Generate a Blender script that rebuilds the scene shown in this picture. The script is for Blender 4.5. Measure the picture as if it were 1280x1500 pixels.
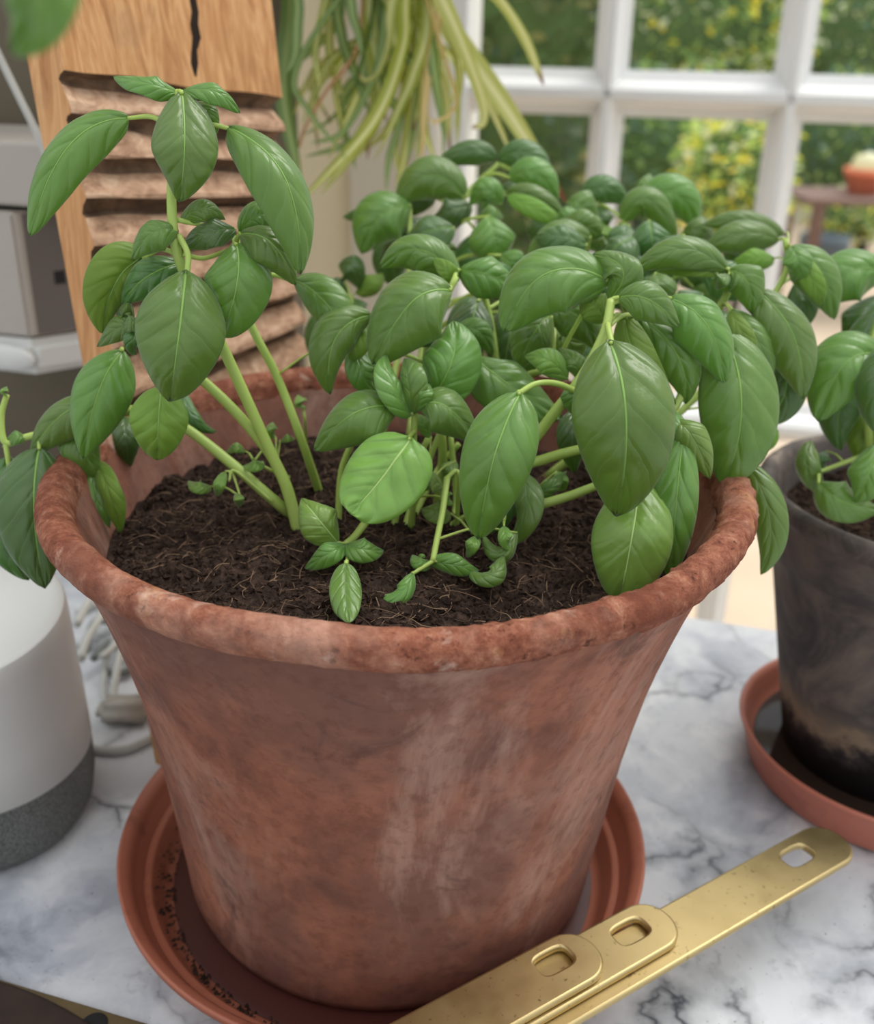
import bpy, bmesh, math, random
import numpy as np
from mathutils import Vector, Matrix, noise

for o in list(bpy.data.objects): bpy.data.objects.remove(o)
SC = bpy.context.scene
COL = SC.collection
RAD = math.radians

# ------------------------------------------------------------------ camera
F = 1488.0; PITCH = RAD(24.557); ROLL = RAD(1.2); CAM = Vector((.0164, -.4099, .3913))
FWD = Vector((0, math.cos(PITCH), -math.sin(PITCH)))
_u0 = Vector((1, 0, 0)).cross(FWD)
RGT = Vector((1, 0, 0))*math.cos(ROLL) + _u0*math.sin(ROLL)
UPV = _u0*math.cos(ROLL) - Vector((1, 0, 0))*math.sin(ROLL)
cd = bpy.data.cameras.new('camera'); cam = bpy.data.objects.new('camera', cd); COL.objects.link(cam)
cd.sensor_fit = 'HORIZONTAL'; cd.sensor_width = 36; cd.lens = 36*F/1280; cd.clip_start = .01; cd.clip_end = 100
cam.matrix_world = Matrix(((RGT.x, UPV.x, -FWD.x, CAM.x), (RGT.y, UPV.y, -FWD.y, CAM.y), (RGT.z, UPV.z, -FWD.z, CAM.z), (0, 0, 0, 1)))
cd.dof.use_dof = True; cd.dof.focus_distance = .365; cd.dof.aperture_fstop = 10.5
SC.camera = cam

# ------------------------------------------------------------------ daylight: an overcast sky, brighter overhead
W = bpy.data.worlds.new('overcast_sky'); SC.world = W; W.use_nodes = True
wn = W.node_tree; wn.nodes.clear()
wo = wn.nodes.new('ShaderNodeOutputWorld'); wb = wn.nodes.new('ShaderNodeBackground')
tc = wn.nodes.new('ShaderNodeTexCoord'); sx = wn.nodes.new('ShaderNodeSeparateXYZ')
mr = wn.nodes.new('ShaderNodeMapRange'); mr.inputs[1].default_value = 0; mr.inputs[2].default_value = 1
mr.inputs[3].default_value = .58; mr.inputs[4].default_value = 1.25
wb.inputs[0].default_value = (.93, .97, 1.0, 1)
wn.links.new(tc.outputs['Generated'], sx.inputs[0]); wn.links.new(sx.outputs[2], mr.inputs[0])
wn.links.new(mr.outputs[0], wb.inputs[1]); wn.links.new(wb.outputs[0], wo.inputs[0])
sd = bpy.data.lights.new('hazy_sun', 'SUN'); sun = bpy.data.objects.new('hazy_sun', sd); COL.objects.link(sun)
sd.energy = 2.3; sd.angle = RAD(38); sd.color = (1, .97, .92)
sun.rotation_euler = Vector((-.45, -.42, -.79)).to_track_quat('-Z', 'Y').to_euler()   # from the window side, upper right
SC.view_settings.view_transform = 'Standard'; SC.view_settings.look = 'None'
SC.view_settings.exposure = .36; SC.view_settings.gamma = 1; SC.view_settings.use_curve_mapping = False

# ------------------------------------------------------------------ helpers
def P(x, y, d): return CAM + (FWD + RGT*((x-640)/F) - UPV*((y-750)/F))*d       # pixel at a depth
def dirp(x, y): return FWD + RGT*((x-640)/F) - UPV*((y-750)/F)
def onz(x, y, z):
    r = dirp(x, y); return CAM + r*((z-CAM.z)/r.z)
def ony(x, y, Y):
    r = dirp(x, y); return CAM + r*((Y-CAM.y)/r.y)
def mesh(name, V, Fc, mats, parent=None, smooth=True, mi=None, uv=None):
    me = bpy.data.meshes.new(name); me.from_pydata([tuple(v) for v in V], [], Fc)
    for m in (mats if isinstance(mats, (list, tuple)) else [mats]): me.materials.append(m)
    if mi is not None: me.polygons.foreach_set('material_index', mi)
    if smooth: me.polygons.foreach_set('use_smooth', [True]*len(Fc))
    if uv is not None:
        L = me.uv_layers.new(name='UVMap')
        idx = np.zeros(len(me.loops), dtype=np.int32); me.loops.foreach_get('vertex_index', idx)
        L.data.foreach_set('uv', np.asarray(uv, dtype=np.float32)[idx].ravel())
    me.update()
    o = bpy.data.objects.new(name, me); COL.objects.link(o)
    if parent: adopt(o, parent)
    return o
def adopt(o, parent):
    o.parent = parent; o.matrix_parent_inverse = Matrix.Translation(parent.location).inverted() if parent.type == 'EMPTY' else Matrix.Identity(4)
def tag(o, label=None, cat=None, group=None, kind=None):
    for k, v in (('label', label), ('category', cat), ('group', group), ('kind', kind)):
        if v: o[k] = v
    return o
def thing(name, loc, label, cat, group=None, kind=None):
    o = bpy.data.objects.new(name, None); COL.objects.link(o); o.location = loc; o.empty_display_size = .02
    return tag(o, label, cat, group, kind)
def bm_obj(name, bm, mats, parent=None, smooth=False):
    me = bpy.data.meshes.new(name); bm.to_mesh(me); bm.free()
    for m in (mats if isinstance(mats, (list, tuple)) else [mats]): me.materials.append(m)
    if smooth: me.polygons.foreach_set('use_smooth', [True]*len(me.polygons))
    o = bpy.data.objects.new(name, me); COL.objects.link(o)
    if parent: adopt(o, parent)
    return o
def box(name, lo, hi, mat, parent=None, bev=0, M=None, seg=2):
    bm = bmesh.new(); bmesh.ops.create_cube(bm, size=1)
    lo, hi = Vector(lo), Vector(hi)
    for v in bm.verts: v.co = Vector([(lo[i]+hi[i])/2 + v.co[i]*(hi[i]-lo[i]) for i in range(3)])
    if bev: bmesh.ops.bevel(bm, geom=bm.edges[:], offset=bev, segments=seg, affect='EDGES', profile=.5)
    if M is not None: bm.transform(M)
    return bm_obj(name, bm, mat, parent, smooth=False)
def lathe(name, prof, c, mat, parent=None, n=96, wob=None):
    V, Fc = [], []
    for j, (z, r) in enumerate(prof):
        for i in range(n):
            a = 2*math.pi*i/n; rr, zz = r, z
            if wob: rr, zz = wob(a, j, r, z)
            V.append((c[0]+rr*math.cos(a), c[1]+rr*math.sin(a), c[2]+zz))
    for j in range(len(prof)-1):
        for i in range(n):
            k = (i+1) % n; Fc.append((j*n+i, j*n+k, (j+1)*n+k, (j+1)*n+i))
    return mesh(name, V, Fc, mat, parent)
def catmull(pts, per=8):
    p = [2*pts[0]-pts[1]] + list(pts) + [2*pts[-1]-pts[-2]]; out = []
    for i in range(1, len(p)-2):
        for k in range(per):
            t = k/per
            out.append(.5*((2*p[i]) + (p[i+1]-p[i-1])*t + (2*p[i-1]-5*p[i]+4*p[i+1]-p[i+2])*t*t + (3*p[i]-p[i-1]-3*p[i+1]+p[i+2])*t**3))
    out.append(pts[-1].copy()); return out
def tube_data(pts, r0, r1=None, n=8, per=7, V=None, Fc=None):
    V = [] if V is None else V; Fc = [] if Fc is None else Fc; r1 = r0 if r1 is None else r1; o = len(V)
    c = catmull(pts, per) if len(pts) > 2 else list(pts); m = len(c)
    ref = Vector((.31, .2, .93)).normalized(); up = None
    for i, q in enumerate(c):
        T = (c[min(i+1, m-1)]-c[max(i-1, 0)]).normalized()
        if up is None: up = ref.cross(T).normalized() if abs(ref.dot(T)) < .95 else Vector((1, 0, 0)).cross(T).normalized()
        up = (up - T*up.dot(T)).normalized(); s = T.cross(up); r = r0+(r1-r0)*i/(m-1)
        for k in range(n):
            a = 2*math.pi*k/n; V.append(q + up*(r*math.cos(a)) + s*(r*math.sin(a)))
    for i in range(m-1):
        for k in range(n):
            l = (k+1) % n; Fc.append((o+i*n+k, o+i*n+l, o+(i+1)*n+l, o+(i+1)*n+k))
    Fc.append(tuple(o+k for k in range(n))[::-1]); Fc.append(tuple(o+(m-1)*n+k for k in range(n)))
    return V, Fc
def tube(name, pts, r0, r1, mat, parent=None, n=8, per=7):
    V, Fc = tube_data(pts, r0, r1, n, per); return mesh(name, V, Fc, mat, parent)

# ------------------------------------------------------------------ materials
def srgb(r, g, b):
    f = lambda c: (c/255/12.92) if c/255 <= .04045 else ((c/255+.055)/1.055)**2.4
    return (f(r), f(g), f(b), 1)
class Mat:
    def __init__(s, name, rough=.5, metal=0., spec=.5):
        s.m = bpy.data.materials.new(name); s.m.use_nodes = True; s.t = s.m.node_tree; s.N = s.t.nodes
        s.b = s.N['Principled BSDF']; s.out = s.N['Material Output']
        s.b.inputs['Roughness'].default_value = rough; s.b.inputs['Metallic'].default_value = metal
        s.b.inputs['Specular IOR Level'].default_value = spec
    def n(s, t, **k):
        x = s.N.new('ShaderNode'+t)
        for a, v in k.items(): setattr(x, a, v)
        return x
    def L(s, a, b): s.t.links.new(a, b)
    def coord(s, kind='Object', scale=(1, 1, 1)):
        c = s.n('TexCoord'); m = s.n('Mapping'); m.inputs['Scale'].default_value = scale
        s.L(c.outputs[kind], m.inputs[0]); return m.outputs[0]
    def noise(s, sc, det=4, rough=.55, vec=None, dist=0.):
        x = s.n('TexNoise'); x.inputs['Scale'].default_value = sc; x.inputs['Detail'].default_value = det
        x.inputs['Roughness'].default_value = rough; x.inputs['Distortion'].default_value = dist
        if vec is not None: s.L(vec, x.inputs['Vector'])
        return x.outputs['Fac']
    def ramp(s, fac, stops, interp='LINEAR'):
        x = s.n('ValToRGB'); r = x.color_ramp; r.interpolation = interp
        while len(r.elements) < len(stops): r.elements.new(.5)
        for e, (p, c) in zip(r.elements, stops): e.position = p; e.color = c if len(c) == 4 else (*c, 1)
        s.L(fac, x.inputs[0]); return x.outputs[0]
    def mix(s, fac, a, b, mode='MIX'):
        x = s.n('Mix', data_type='RGBA', blend_type=mode)
        for v, i in ((fac, 0), (a, 6), (b, 7)):
            if hasattr(v, 'links'): s.L(v, x.inputs[i])
            else: x.inputs[i].default_value = v
        return x.outputs[2]
    def math(s, op, a, b=0., c=0.):
        x = s.n('Math', operation=op)
        for i, v in enumerate((a, b, c)):
            if hasattr(v, 'links'): s.L(v, x.inputs[i])
            else: x.inputs[i].default_value = v
        return x.outputs[0]
    def col(s, c):
        if hasattr(c, 'links'): s.L(c, s.b.inputs['Base Color'])
        else: s.b.inputs['Base Color'].default_value = c
        return s
    def bump(s, h, strength=.3, dist=.002):
        x = s.n('Bump'); x.inputs['Strength'].default_value = strength; x.inputs['Distance'].default_value = dist
        s.L(h, x.inputs['Height']); s.L(x.outputs[0], s.b.inputs['Normal']); return s
BW = ((0, 0, 0, 1), (1, 1, 1, 1))
def plain(name, c, rough=.5, spec=.5, metal=0., var=0., sc=40):
    m = Mat(name, rough, metal, spec)
    if var:
        f = m.noise(sc, 4, .6, m.coord())
        m.col(m.mix(f, tuple(x*(1-var) for x in c[:3])+(1,), tuple(min(1, x*(1+var)) for x in c[:3])+(1,)))
    else: m.col(c)
    return m.m

def leaf_mat(name, c0, c1, trans, tcol, rough=.34, vein=(.26, .42, .15, 1), vs=.42, spec=.75):
    m = Mat(name, rough, 0, spec)
    uv = m.n('UVMap'); sp = m.n('SeparateXYZ'); m.L(uv.outputs[0], sp.inputs[0])
    U = m.math('ABSOLUTE', m.math('SUBTRACT', sp.outputs[0], .5)); V = sp.outputs[1]           # U 0 at the midrib, .5 at the margin
    oi = m.n('ObjectInfo')
    wv = m.math('ADD', m.math('MULTIPLY', m.noise(60, 2, .5, m.coord()), .55), oi.outputs['Random'])
    q = m.math('ADD', wv, m.math('SUBTRACT', m.math('MULTIPLY', V, 4.7), m.math('MULTIPLY', m.math('POWER', U, .75), 2.7)))
    fr = m.math('ABSOLUTE', m.math('SUBTRACT', m.math('FRACT', q), .5))                          # .5 on a vein
    side = m.ramp(fr, ((.455, BW[0]), (.5, BW[1])))
    mid = m.ramp(U, ((.0, BW[1]), (.022, BW[0])))
    veinf = m.math('MAXIMUM', m.math('MULTIPLY', side, .5), mid)
    base = m.mix(m.noise(70, 3, .5, m.coord()), c0, c1)
    hv = m.n('HueSaturation'); m.L(base, hv.inputs['Color'])
    m.L(m.math('MULTIPLY_ADD', oi.outputs['Random'], .03, .485), hv.inputs['Hue'])
    m.L(m.math('MULTIPLY_ADD', oi.outputs['Random'], .45, .78), hv.inputs['Value'])
    colr = m.mix(m.math('MULTIPLY', veinf, vs), hv.outputs[0], vein)
    m.col(colr)
    panel = m.ramp(fr, ((.0, BW[1]), (.30, (.8, .8, .8, 1)), (.5, BW[0])))
    h = m.math('ADD', m.math('MULTIPLY', m.noise(300, 3, .6, m.coord()), .30), m.math('ADD', m.math('MULTIPLY', panel, .8), m.math('MULTIPLY', mid, -.8)))
    m.bump(h, .45, .0009); m.b.inputs['Sheen Weight'].default_value = .30; m.b.inputs['Sheen Roughness'].default_value = .45
    tr = m.n('BsdfTranslucent'); tr.inputs[0].default_value = tcol
    mx = m.n('MixShader'); mx.inputs[0].default_value = trans
    m.L(m.b.outputs[0], mx.inputs[1]); m.L(tr.outputs[0], mx.inputs[2]); m.L(mx.outputs[0], m.out.inputs[0])
    return m.m
LEAF = [leaf_mat('basil_leaf_upper', (.104, .222, .022, 1), (.160, .306, .046, 1), .30, (.26, .46, .02, 1)),
        leaf_mat('basil_leaf_underside', (.20, .36, .035, 1), (.26, .43, .05, 1), .45, (.50, .70, .03, 1), .55)]
PALE = [leaf_mat('young_leaf_upper', (.19, .36, .045, 1), (.25, .43, .075, 1), .35, (.35, .55, .06, 1)),
        leaf_mat('young_leaf_underside', (.22, .38, .08, 1), (.26, .43, .10, 1), .42, (.45, .65, .08, 1), .55)]
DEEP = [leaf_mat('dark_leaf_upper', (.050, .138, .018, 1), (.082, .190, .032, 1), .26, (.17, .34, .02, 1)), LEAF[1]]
def stem_mat():
    m = Mat('basil_stem', .45); f = m.noise(30, 3, .5, m.coord())
    m.col(m.mix(f, (.30, .42, .07, 1), (.44, .56, .15, 1)))
    m.b.inputs['Subsurface Weight'].default_value = .25; m.b.inputs['Subsurface Radius'].default_value = (.004, .006, .001)
    m.b.inputs['Subsurface Scale'].default_value = 1.0
    return m.m
STEM = stem_mat()
RIB = plain('leaf_midrib', (.20, .36, .07, 1), .45); RIBP = plain('pale_leaf_midrib', (.36, .52, .16, 1), .45)

def terracotta(name, rimmy=False):
    m = Mat(name, .82, 0, .25); v = m.coord()
    big = m.noise(9, 6, .62, v, .6); mid = m.noise(26, 6, .65, v, .3); fine = m.noise(150, 5, .6, v)
    st = m.noise(14, 5, .7, m.coord(scale=(1, 1, .35)), 1.0)
    c = m.ramp(mid, ((.25, srgb(98, 64, 54)), (.45, srgb(136, 86, 68)), (.6, srgb(158, 102, 80)), (.8, srgb(150, 82, 60))))
    c = m.mix(m.ramp(big, ((.42, BW[0]), (.62, (.75, .75, .75, 1)))), c, srgb(108, 78, 70))             # dull purple-brown bands
    c = m.mix(m.ramp(st, ((.5, BW[0]), (.72, (.7, .7, .7, 1)))), c, srgb(180, 144, 128))              # chalky bloom
    c = m.mix(m.ramp(m.noise(22, 5, .7, v, 1.2), ((.58, BW[0]), (.72, (.75, .75, .75, 1)))), c, srgb(84, 62, 56))
    c = m.mix(m.ramp(fine, ((.35, (.35, .35, .35, 1)), (.5, BW[0]))), c, srgb(96, 56, 42))
    h = m.math('ADD', m.math('MULTIPLY', fine, .5), m.math('MULTIPLY', mid, .8))
    if rimmy:
        f2 = m.noise(150, 6, .78, v, .15); f3 = m.noise(38, 6, .7, v, .2)
        c = m.ramp(f2, ((.28, srgb(84, 46, 34)), (.45, srgb(134, 78, 58)), (.58, srgb(162, 104, 80)), (.72, srgb(194, 150, 126))))
        c = m.mix(m.ramp(f3, ((.60, BW[0]), (.72, (.6, .6, .6, 1)))), c, srgb(196, 142, 84))
        c = m.mix(m.ramp(m.noise(30, 5, .7, v, .3), ((.58, BW[0]), (.70, (.8, .8, .8, 1)))), c, srgb(222, 196, 178))
        c = m.mix(m.ramp(m.noise(190, 4, .7, v), ((.60, BW[0]), (.68, (.9, .9, .9, 1)))), c, srgb(70, 34, 22))
        h = m.math('ADD', f2, m.math('MULTIPLY', f3, .8)); c = m.mix(m.ramp(m.noise(17, 4, .65, v), ((.52, BW[0]), (.66, (.42, .42, .42, 1)))), c, srgb(206, 164, 142)); c = m.mix(m.ramp(m.noise(26, 5, .7, m.coord(scale=(1.1, .9, 1.3)), .3), ((.50, BW[0]), (.62, (.7, .7, .7, 1)))), c, srgb(112, 58, 40)); m.col(c); m.bump(h, .7, .0030)
    else: m.col(c); m.bump(h, .35, .0018)
    return m.m
TERRA = terracotta('weathered_terracotta'); TERRIM = terracotta('flaking_terracotta_rim', True)
def dark_clay():
    m = Mat('blackened_clay', .7, 0, .3); v = m.coord()
    a = m.noise(16, 6, .65, v, .8); b = m.noise(60, 5, .6, v)
    c = m.ramp(a, ((.3, srgb(38, 36, 38)), (.5, srgb(76, 70, 68)), (.66, srgb(112, 100, 92)), (.8, srgb(134, 112, 92))))
    sep = m.n('SeparateXYZ'); m.L(m.coord(), sep.inputs[0])
    wet = m.math('ADD', sep.outputs[2], m.math('MULTIPLY', m.math('SUBTRACT', a, .5), .09))
    c = m.mix(m.ramp(wet, ((.028, BW[1]), (.046, BW[0]))), c, srgb(20, 17, 17))                        # soaked foot of the pot
    c = m.mix(m.ramp(wet, ((.04, BW[0]), (.052, (.8, .8, .8, 1)), (.068, BW[0]))), c, srgb(150, 128, 104))
    m.col(c); m.bump(m.math('ADD', a, b), .3, .0015); return m.m
DARK = dark_clay()
def saucer_mat(name, c):
    m = Mat(name, .5, 0, .4); v = m.coord(); a = m.noise(40, 5, .7, v, .3)
    m.col(m.mix(m.ramp(a, ((.56, BW[0]), (.74, (.7, .7, .7, 1)))), c, tuple(x*.45 for x in c[:3])+(1,))); m.bump(a, .08, .001); return m.m
SAU = saucer_mat('terracotta_plastic', srgb(164, 98, 76)); SAU2 = saucer_mat('terracotta_plastic_faded', srgb(186, 112, 92))
def marble():
    m = Mat('marble_laminate', .28, 0, .5); v = m.coord()
    wv = m.n('VectorMath', operation='ADD'); nz = m.n('TexNoise'); nz.inputs['Scale'].default_value = 7; nz.inputs['Detail'].default_value = 6
    m.L(v, nz.inputs['Vector']); sc = m.n('VectorMath', operation='SCALE'); sc.inputs['Scale'].default_value = .22
    m.L(nz.outputs['Color'], sc.inputs[0]); m.L(v, wv.inputs[0]); m.L(sc.outputs[0], wv.inputs[1])
    vo = m.n('TexVoronoi', feature='DISTANCE_TO_EDGE'); vo.inputs['Scale'].default_value = 9; m.L(wv.outputs[0], vo.inputs['Vector'])
    veins = m.ramp(vo.outputs['Distance'], ((0, BW[1]), (.018, (.45, .45, .45, 1)), (.07, BW[0])))
    brk = m.ramp(m.noise(11, 5, .6, v), ((.42, BW[0]), (.6, BW[1])))
    cloud = m.noise(8, 7, .62, wv.outputs[0], .4)
    c = m.ramp(cloud, ((.28, srgb(122, 128, 138)), (.42, srgb(178, 182, 190)), (.55, srgb(212, 214, 217)), (.8, srgb(224, 225, 226))))
    c = m.mix(m.math('MULTIPLY', veins, brk), c, srgb(72, 76, 84))
    n2 = m.noise(34, 6, .7, wv.outputs[0], .8)
    c = m.mix(m.ramp(n2, ((.60, BW[0]), (.75, (.6, .6, .6, 1)))), c, srgb(118, 122, 130))
    c = m.mix(m.ramp(m.noise(420, 2, .5, v), ((.70, BW[0]), (.76, (.8, .8, .8, 1)))), c, srgb(92, 84, 78))
    m.col(c); return m.m
MARBLE = marble()
def brass():
    m = Mat('worn_brass', .34, 1.0); v = m.coord(); a = m.noise(60, 5, .6, v); b = m.noise(300, 4, .7, v)
    c = m.mix(a, srgb(186, 164, 114), srgb(204, 184, 136))
    c = m.mix(m.ramp(b, ((.62, BW[0]), (.72, (.8, .8, .8, 1)))), c, srgb(108, 90, 52)); m.col(c)
    rr = m.math('MULTIPLY_ADD', a, .22, .34); m.L(rr, m.b.inputs['Roughness']); m.bump(b, .06, .0006); return m.m
BRASS = brass()
def soil_mat():
    m = Mat('peat_compost', .95, 0, .1); v = m.coord(); a = m.noise(90, 6, .7, v); b = m.noise(380, 4, .7, v)
    m.col(m.ramp(m.math('ADD', m.math('MULTIPLY', a, .6), m.math('MULTIPLY', b, .4)), ((.3, srgb(26, 20, 18)), (.5, srgb(58, 45, 38)), (.72, srgb(98, 78, 66)))))
    m.bump(m.math('ADD', a, b), .8, .003); return m.m
SOIL = soil_mat()
FIB = plain('dry_root_fibre', srgb(124, 100, 80), .9, .1, var=.5, sc=120)
def wood():
    m = Mat('old_pine', .72, 0, .25); v = m.coord(scale=(30, 30, 2.2)); g = m.noise(4, 7, .65, v, 1.4); a = m.noise(18, 4, .6, m.coord())
    c = m.ramp(g, ((.3, srgb(160, 108, 66)), (.48, srgb(196, 142, 94)), (.62, srgb(218, 168, 118)), (.8, srgb(188, 132, 84))))
    c = m.mix(m.ramp(a, ((.56, BW[0]), (.75, (.5, .5, .5, 1)))), c, srgb(118, 84, 60)); m.col(c); m.bump(g, .3, .0012); return m.m
def wood_worn():
    m = Mat('worn_carved_pine', .85, 0, .2); v = m.coord(scale=(22, 22, 40)); g = m.noise(3, 7, .7, v, .8); a = m.noise(60, 5, .7, m.coord())
    c = m.ramp(g, ((.3, srgb(120, 88, 68)), (.5, srgb(186, 148, 120)), (.68, srgb(214, 182, 154))))
    c = m.mix(m.ramp(a, ((.6, BW[0]), (.75, (.7, .7, .7, 1)))), c, srgb(92, 66, 50)); m.col(c); m.bump(m.math('ADD', g, a), .4, .0015); return m.m
def wood_shade_soot():  # groove undersides: overhang shade put into the colour, along with soot
    m = Mat('shaded_sooty_groove_pine', .9, 0, .15); g = m.noise(40, 6, .7, m.coord(), .6)
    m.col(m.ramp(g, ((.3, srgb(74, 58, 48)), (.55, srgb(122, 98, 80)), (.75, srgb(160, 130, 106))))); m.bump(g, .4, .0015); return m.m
WOOD, WORN, SHADE_SOOT = wood(), wood_worn(), wood_shade_soot()
WHITEP = plain('white_plastic', srgb(208, 208, 204), .4, .5, var=.03, sc=9)
GREYP = plain('warm_grey_plastic', srgb(172, 164, 154), .45, .5, var=.05, sc=20)
BLACK = plain('black_gap', srgb(22, 21, 20), .7)
PAINT = plain('white_gloss_paint', srgb(232, 231, 228), .35, .5, var=.02)
CREAM = plain('cream_wall_paint', srgb(242, 228, 194), .8, .2, var=.03, sc=6)
SHADED_WALL = plain('shaded_wall_paint', srgb(102, 93, 78), .8, .2, var=.05, sc=6)  # shade on the left wall, put into an even taupe colour
CABLE = plain('grey_cable_sheath', srgb(186, 186, 180), .5, .4)
def fabric():
    m = Mat('grey_speaker_fabric', .9, 0, .2); w = m.n('TexVoronoi'); w.inputs['Scale'].default_value = 1400; m.L(m.coord(), w.inputs['Vector'])
    m.col(m.ramp(w.outputs['Distance'], ((.1, srgb(156, 158, 154)), (.6, srgb(92, 94, 92))))); m.bump(w.outputs['Distance'], .4, .0008); return m.m
FABRIC = fabric()
def glass_mat():
    m = Mat('window_glass', .02); tr = m.n('BsdfTransparent'); gl = m.n('BsdfGlossy'); gl.inputs['Roughness'].default_value = .01
    fr = m.n('Fresnel'); fr.inputs['IOR'].default_value = 1.3; mx = m.n('MixShader')
    m.L(fr.outputs[0], mx.inputs[0]); m.L(tr.outputs[0], mx.inputs[1]); m.L(gl.outputs[0], mx.inputs[2]); m.L(mx.outputs[0], m.out.inputs[0]); return m.m
GLASS = glass_mat()
def water_mat():
    m = Mat('standing_water', .03, 0, .5); m.col((.035, .022, .016, 1)); m.b.inputs['IOR'].default_value = 1.33; return m.m
WATER = water_mat()
WETRED = plain('wet_terracotta_film', srgb(74, 36, 30), .38, .4)

# ================================================================== STRUCTURE
TH = RAD(12)
DW = Vector((math.cos(TH), -math.sin(TH), 0)); DN = Vector((math.sin(TH), math.cos(TH), 0))   # along / away from the glazed wall
D0 = ony(897, 60, 1.30); D0.z = 0
ZF = -.95
def doorM(): return Matrix(((DW.x, DN.x, 0, D0.x), (DW.y, DN.y, 0, D0.y), (0, 0, 1, 0), (0, 0, 0, 1)))
DM = doorM()
# worktop: back edge runs parallel to the glazed wall
E0 = onz(1005, 903, 0); E1 = onz(1145, 921, 0); ed = (E1-E0); ed.z = 0; ed = Vector((math.cos(RAD(15)), -math.sin(RAD(15)), 0))
em = (E0+E1)/2
def worktop():
    bm = bmesh.new(); n = Vector((-ed.y, ed.x, 0))
    a = em - ed*1.1; b = em + ed*.75
    q = [a, b, b-n*1.05, a-n*1.05]
    lo = [bm.verts.new((p.x, p.y, -.038)) for p in q]; hi = [bm.verts.new((p.x, p.y, 0)) for p in q]
    bm.faces.new(hi[::-1]); bm.faces.new(lo)
    for i in range(4): bm.faces.new((lo[i], hi[i], hi[(i+1) % 4], lo[(i+1) % 4]))
    bmesh.ops.recalc_face_normals(bm, faces=bm.faces[:])
    bmesh.ops.bevel(bm, geom=bm.edges[:], offset=.003, segments=3, affect='EDGES')
    o = bm_obj('worktop', bm, MARBLE)
    return tag(o, 'pale grey veined marble worktop carrying the pots', 'worktop')
worktop()
# base cabinet below the worktop
n_ = Vector((-ed.y, ed.x, 0)); MW = Matrix(((ed.x, n_.x, 0, em.x), (ed.y, n_.y, 0, em.y), (0, 0, 1, 0), (0, 0, 0, 1)))
cab = thing('base_cabinet', em+Vector((0, 0, ZF)), 'white painted base cabinet under the marble worktop', 'cabinet')
box('cabinet_body', (-1.05, -1.0, ZF), (.70, -.03, -.0385), PAINT, cab, .004, MW)
# floor and patio
tag(box('floor', (-3, -3, ZF-.05), (3, .06, ZF), plain('floor_tile', srgb(196, 176, 150), .6, var=.08, sc=5), M=DM), kind='structure')
PAT = plain('sandstone_paving', srgb(200, 180, 158), .85, .2, var=.14, sc=3)
pat = tag(box('patio', (-8, .14, ZF-.09), (10, 14, ZF-.03), PAT, M=DM), kind='structure')
# left wall: short return with the sockets, its end hidden behind the washboard
LW = Vector((-.14, .395, 0))
MLW = Matrix(((ed.x, n_.x, 0, LW.x), (ed.y, n_.y, 0, LW.y), (0, 0, 1, 0), (0, 0, 0, 1)))
tag(box('wall_left', (-1.3, 0, ZF), (0, .12, 2.2), SHADED_WALL, M=MLW), kind='structure')
# back wall beside the glazed doors
tag(box('wall_back', (-2.4, -.02, ZF), (-.40, .14, 2.2), CREAM, M=DM), kind='structure')
tag(box('trim_1', (-.41, -.045, ZF), (-.285, .14, 2.2), plain('cream_gloss_casing', srgb(222, 212, 192), .4, .5), bev=.006, M=DM), kind='structure')
tag(box('trim_2', (-.300, -.062, ZF), (-.252, .14, 2.2), plain('cream_gloss_bead', srgb(230, 222, 206), .4, .5), bev=.012, M=DM), kind='structure')
# glazed doors
win = thing('window_1', D0+Vector((0, 0, ZF)), 'white glazed garden door with small panes', 'window', kind='structure')
del win['category']
def bar(name, s0, s1, z0, z1, depth=.055, hb=.018, vertical=True):
    # moulded glazing bar: a wide back with a narrower nosing on the room side
    V = []; Fc = []
    if vertical: c = (s0+s1)/2; h = (s1-s0)/2; prof = [(-h, 0), (-h, -.008), (-h*.55, -.020), (-h*.42, -depth*.8), (-h*.18, -depth), (h*.18, -depth), (h*.42, -depth*.8), (h*.55, -.020), (h, -.008), (h, 0)]
    else: c = (z0+z1)/2; h = (z1-z0)/2; prof = [(-h, 0), (-h, -.008), (-h*.55, -.020), (-h*.42, -depth*.8), (-h*.18, -depth), (h*.18, -depth), (h*.42, -depth*.8), (h*.55, -.020), (h, -.008), (h, 0)]
    ends = (z0, z1) if vertical else (s0, s1); k = len(prof)
    for e in ends:
        for a, b in prof:
            p = Vector((c+a, b+.03, e)) if vertical else Vector((e, b+.03, c+a)); V.append(DM @ p)
    for i in range(k):
        j = (i+1) % k; Fc.append((i, j, k+j, k+i))
    Fc += [tuple(range(k))[::-1], tuple(range(k, 2*k))]
    o = mesh(name, V, Fc, PAINT, win, smooth=False); return o
mun = [0, .271, .542, .813, 1.084]; zb = [.885, .332, -.183, -.70]
box('frame_stile', (-.252, -.03, ZF), (-.219, .09, 2.1), PAINT, win, .004, DM)
box('frame_stile', (1.30, -.03, ZF), (1.40, .09, 2.1), PAINT, win, .004, DM)
box('bottom_rail', (-.219, -.03, ZF), (1.30, .06, ZF+.12), PAINT, win, .004, DM)
box('top_rail', (-.219, -.03, 1.43), (1.30, .06, 2.1), PAINT, win, .004, DM)
for s in mun: bar('glazing_bar', s-.026, s+.026, ZF+.1, 1.45)
for z in zb: bar('glazing_bar', -.222, 1.31, z-.034, z+.034, vertical=False)
cols = [-.219]+mun+[1.30]; rows = [1.43]+zb+[ZF+.12]
for i in range(len(cols)-1):
    for j in range(len(rows)-1):
        a, b, c, d = cols[i], cols[i+1], rows[j+1], rows[j]
        mesh('pane', [DM @ Vector(p) for p in ((a, .03, c), (b, .03, c), (b, .03, d), (a, .03, d))], [(0, 1, 2, 3)], GLASS, win, smooth=False)
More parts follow.
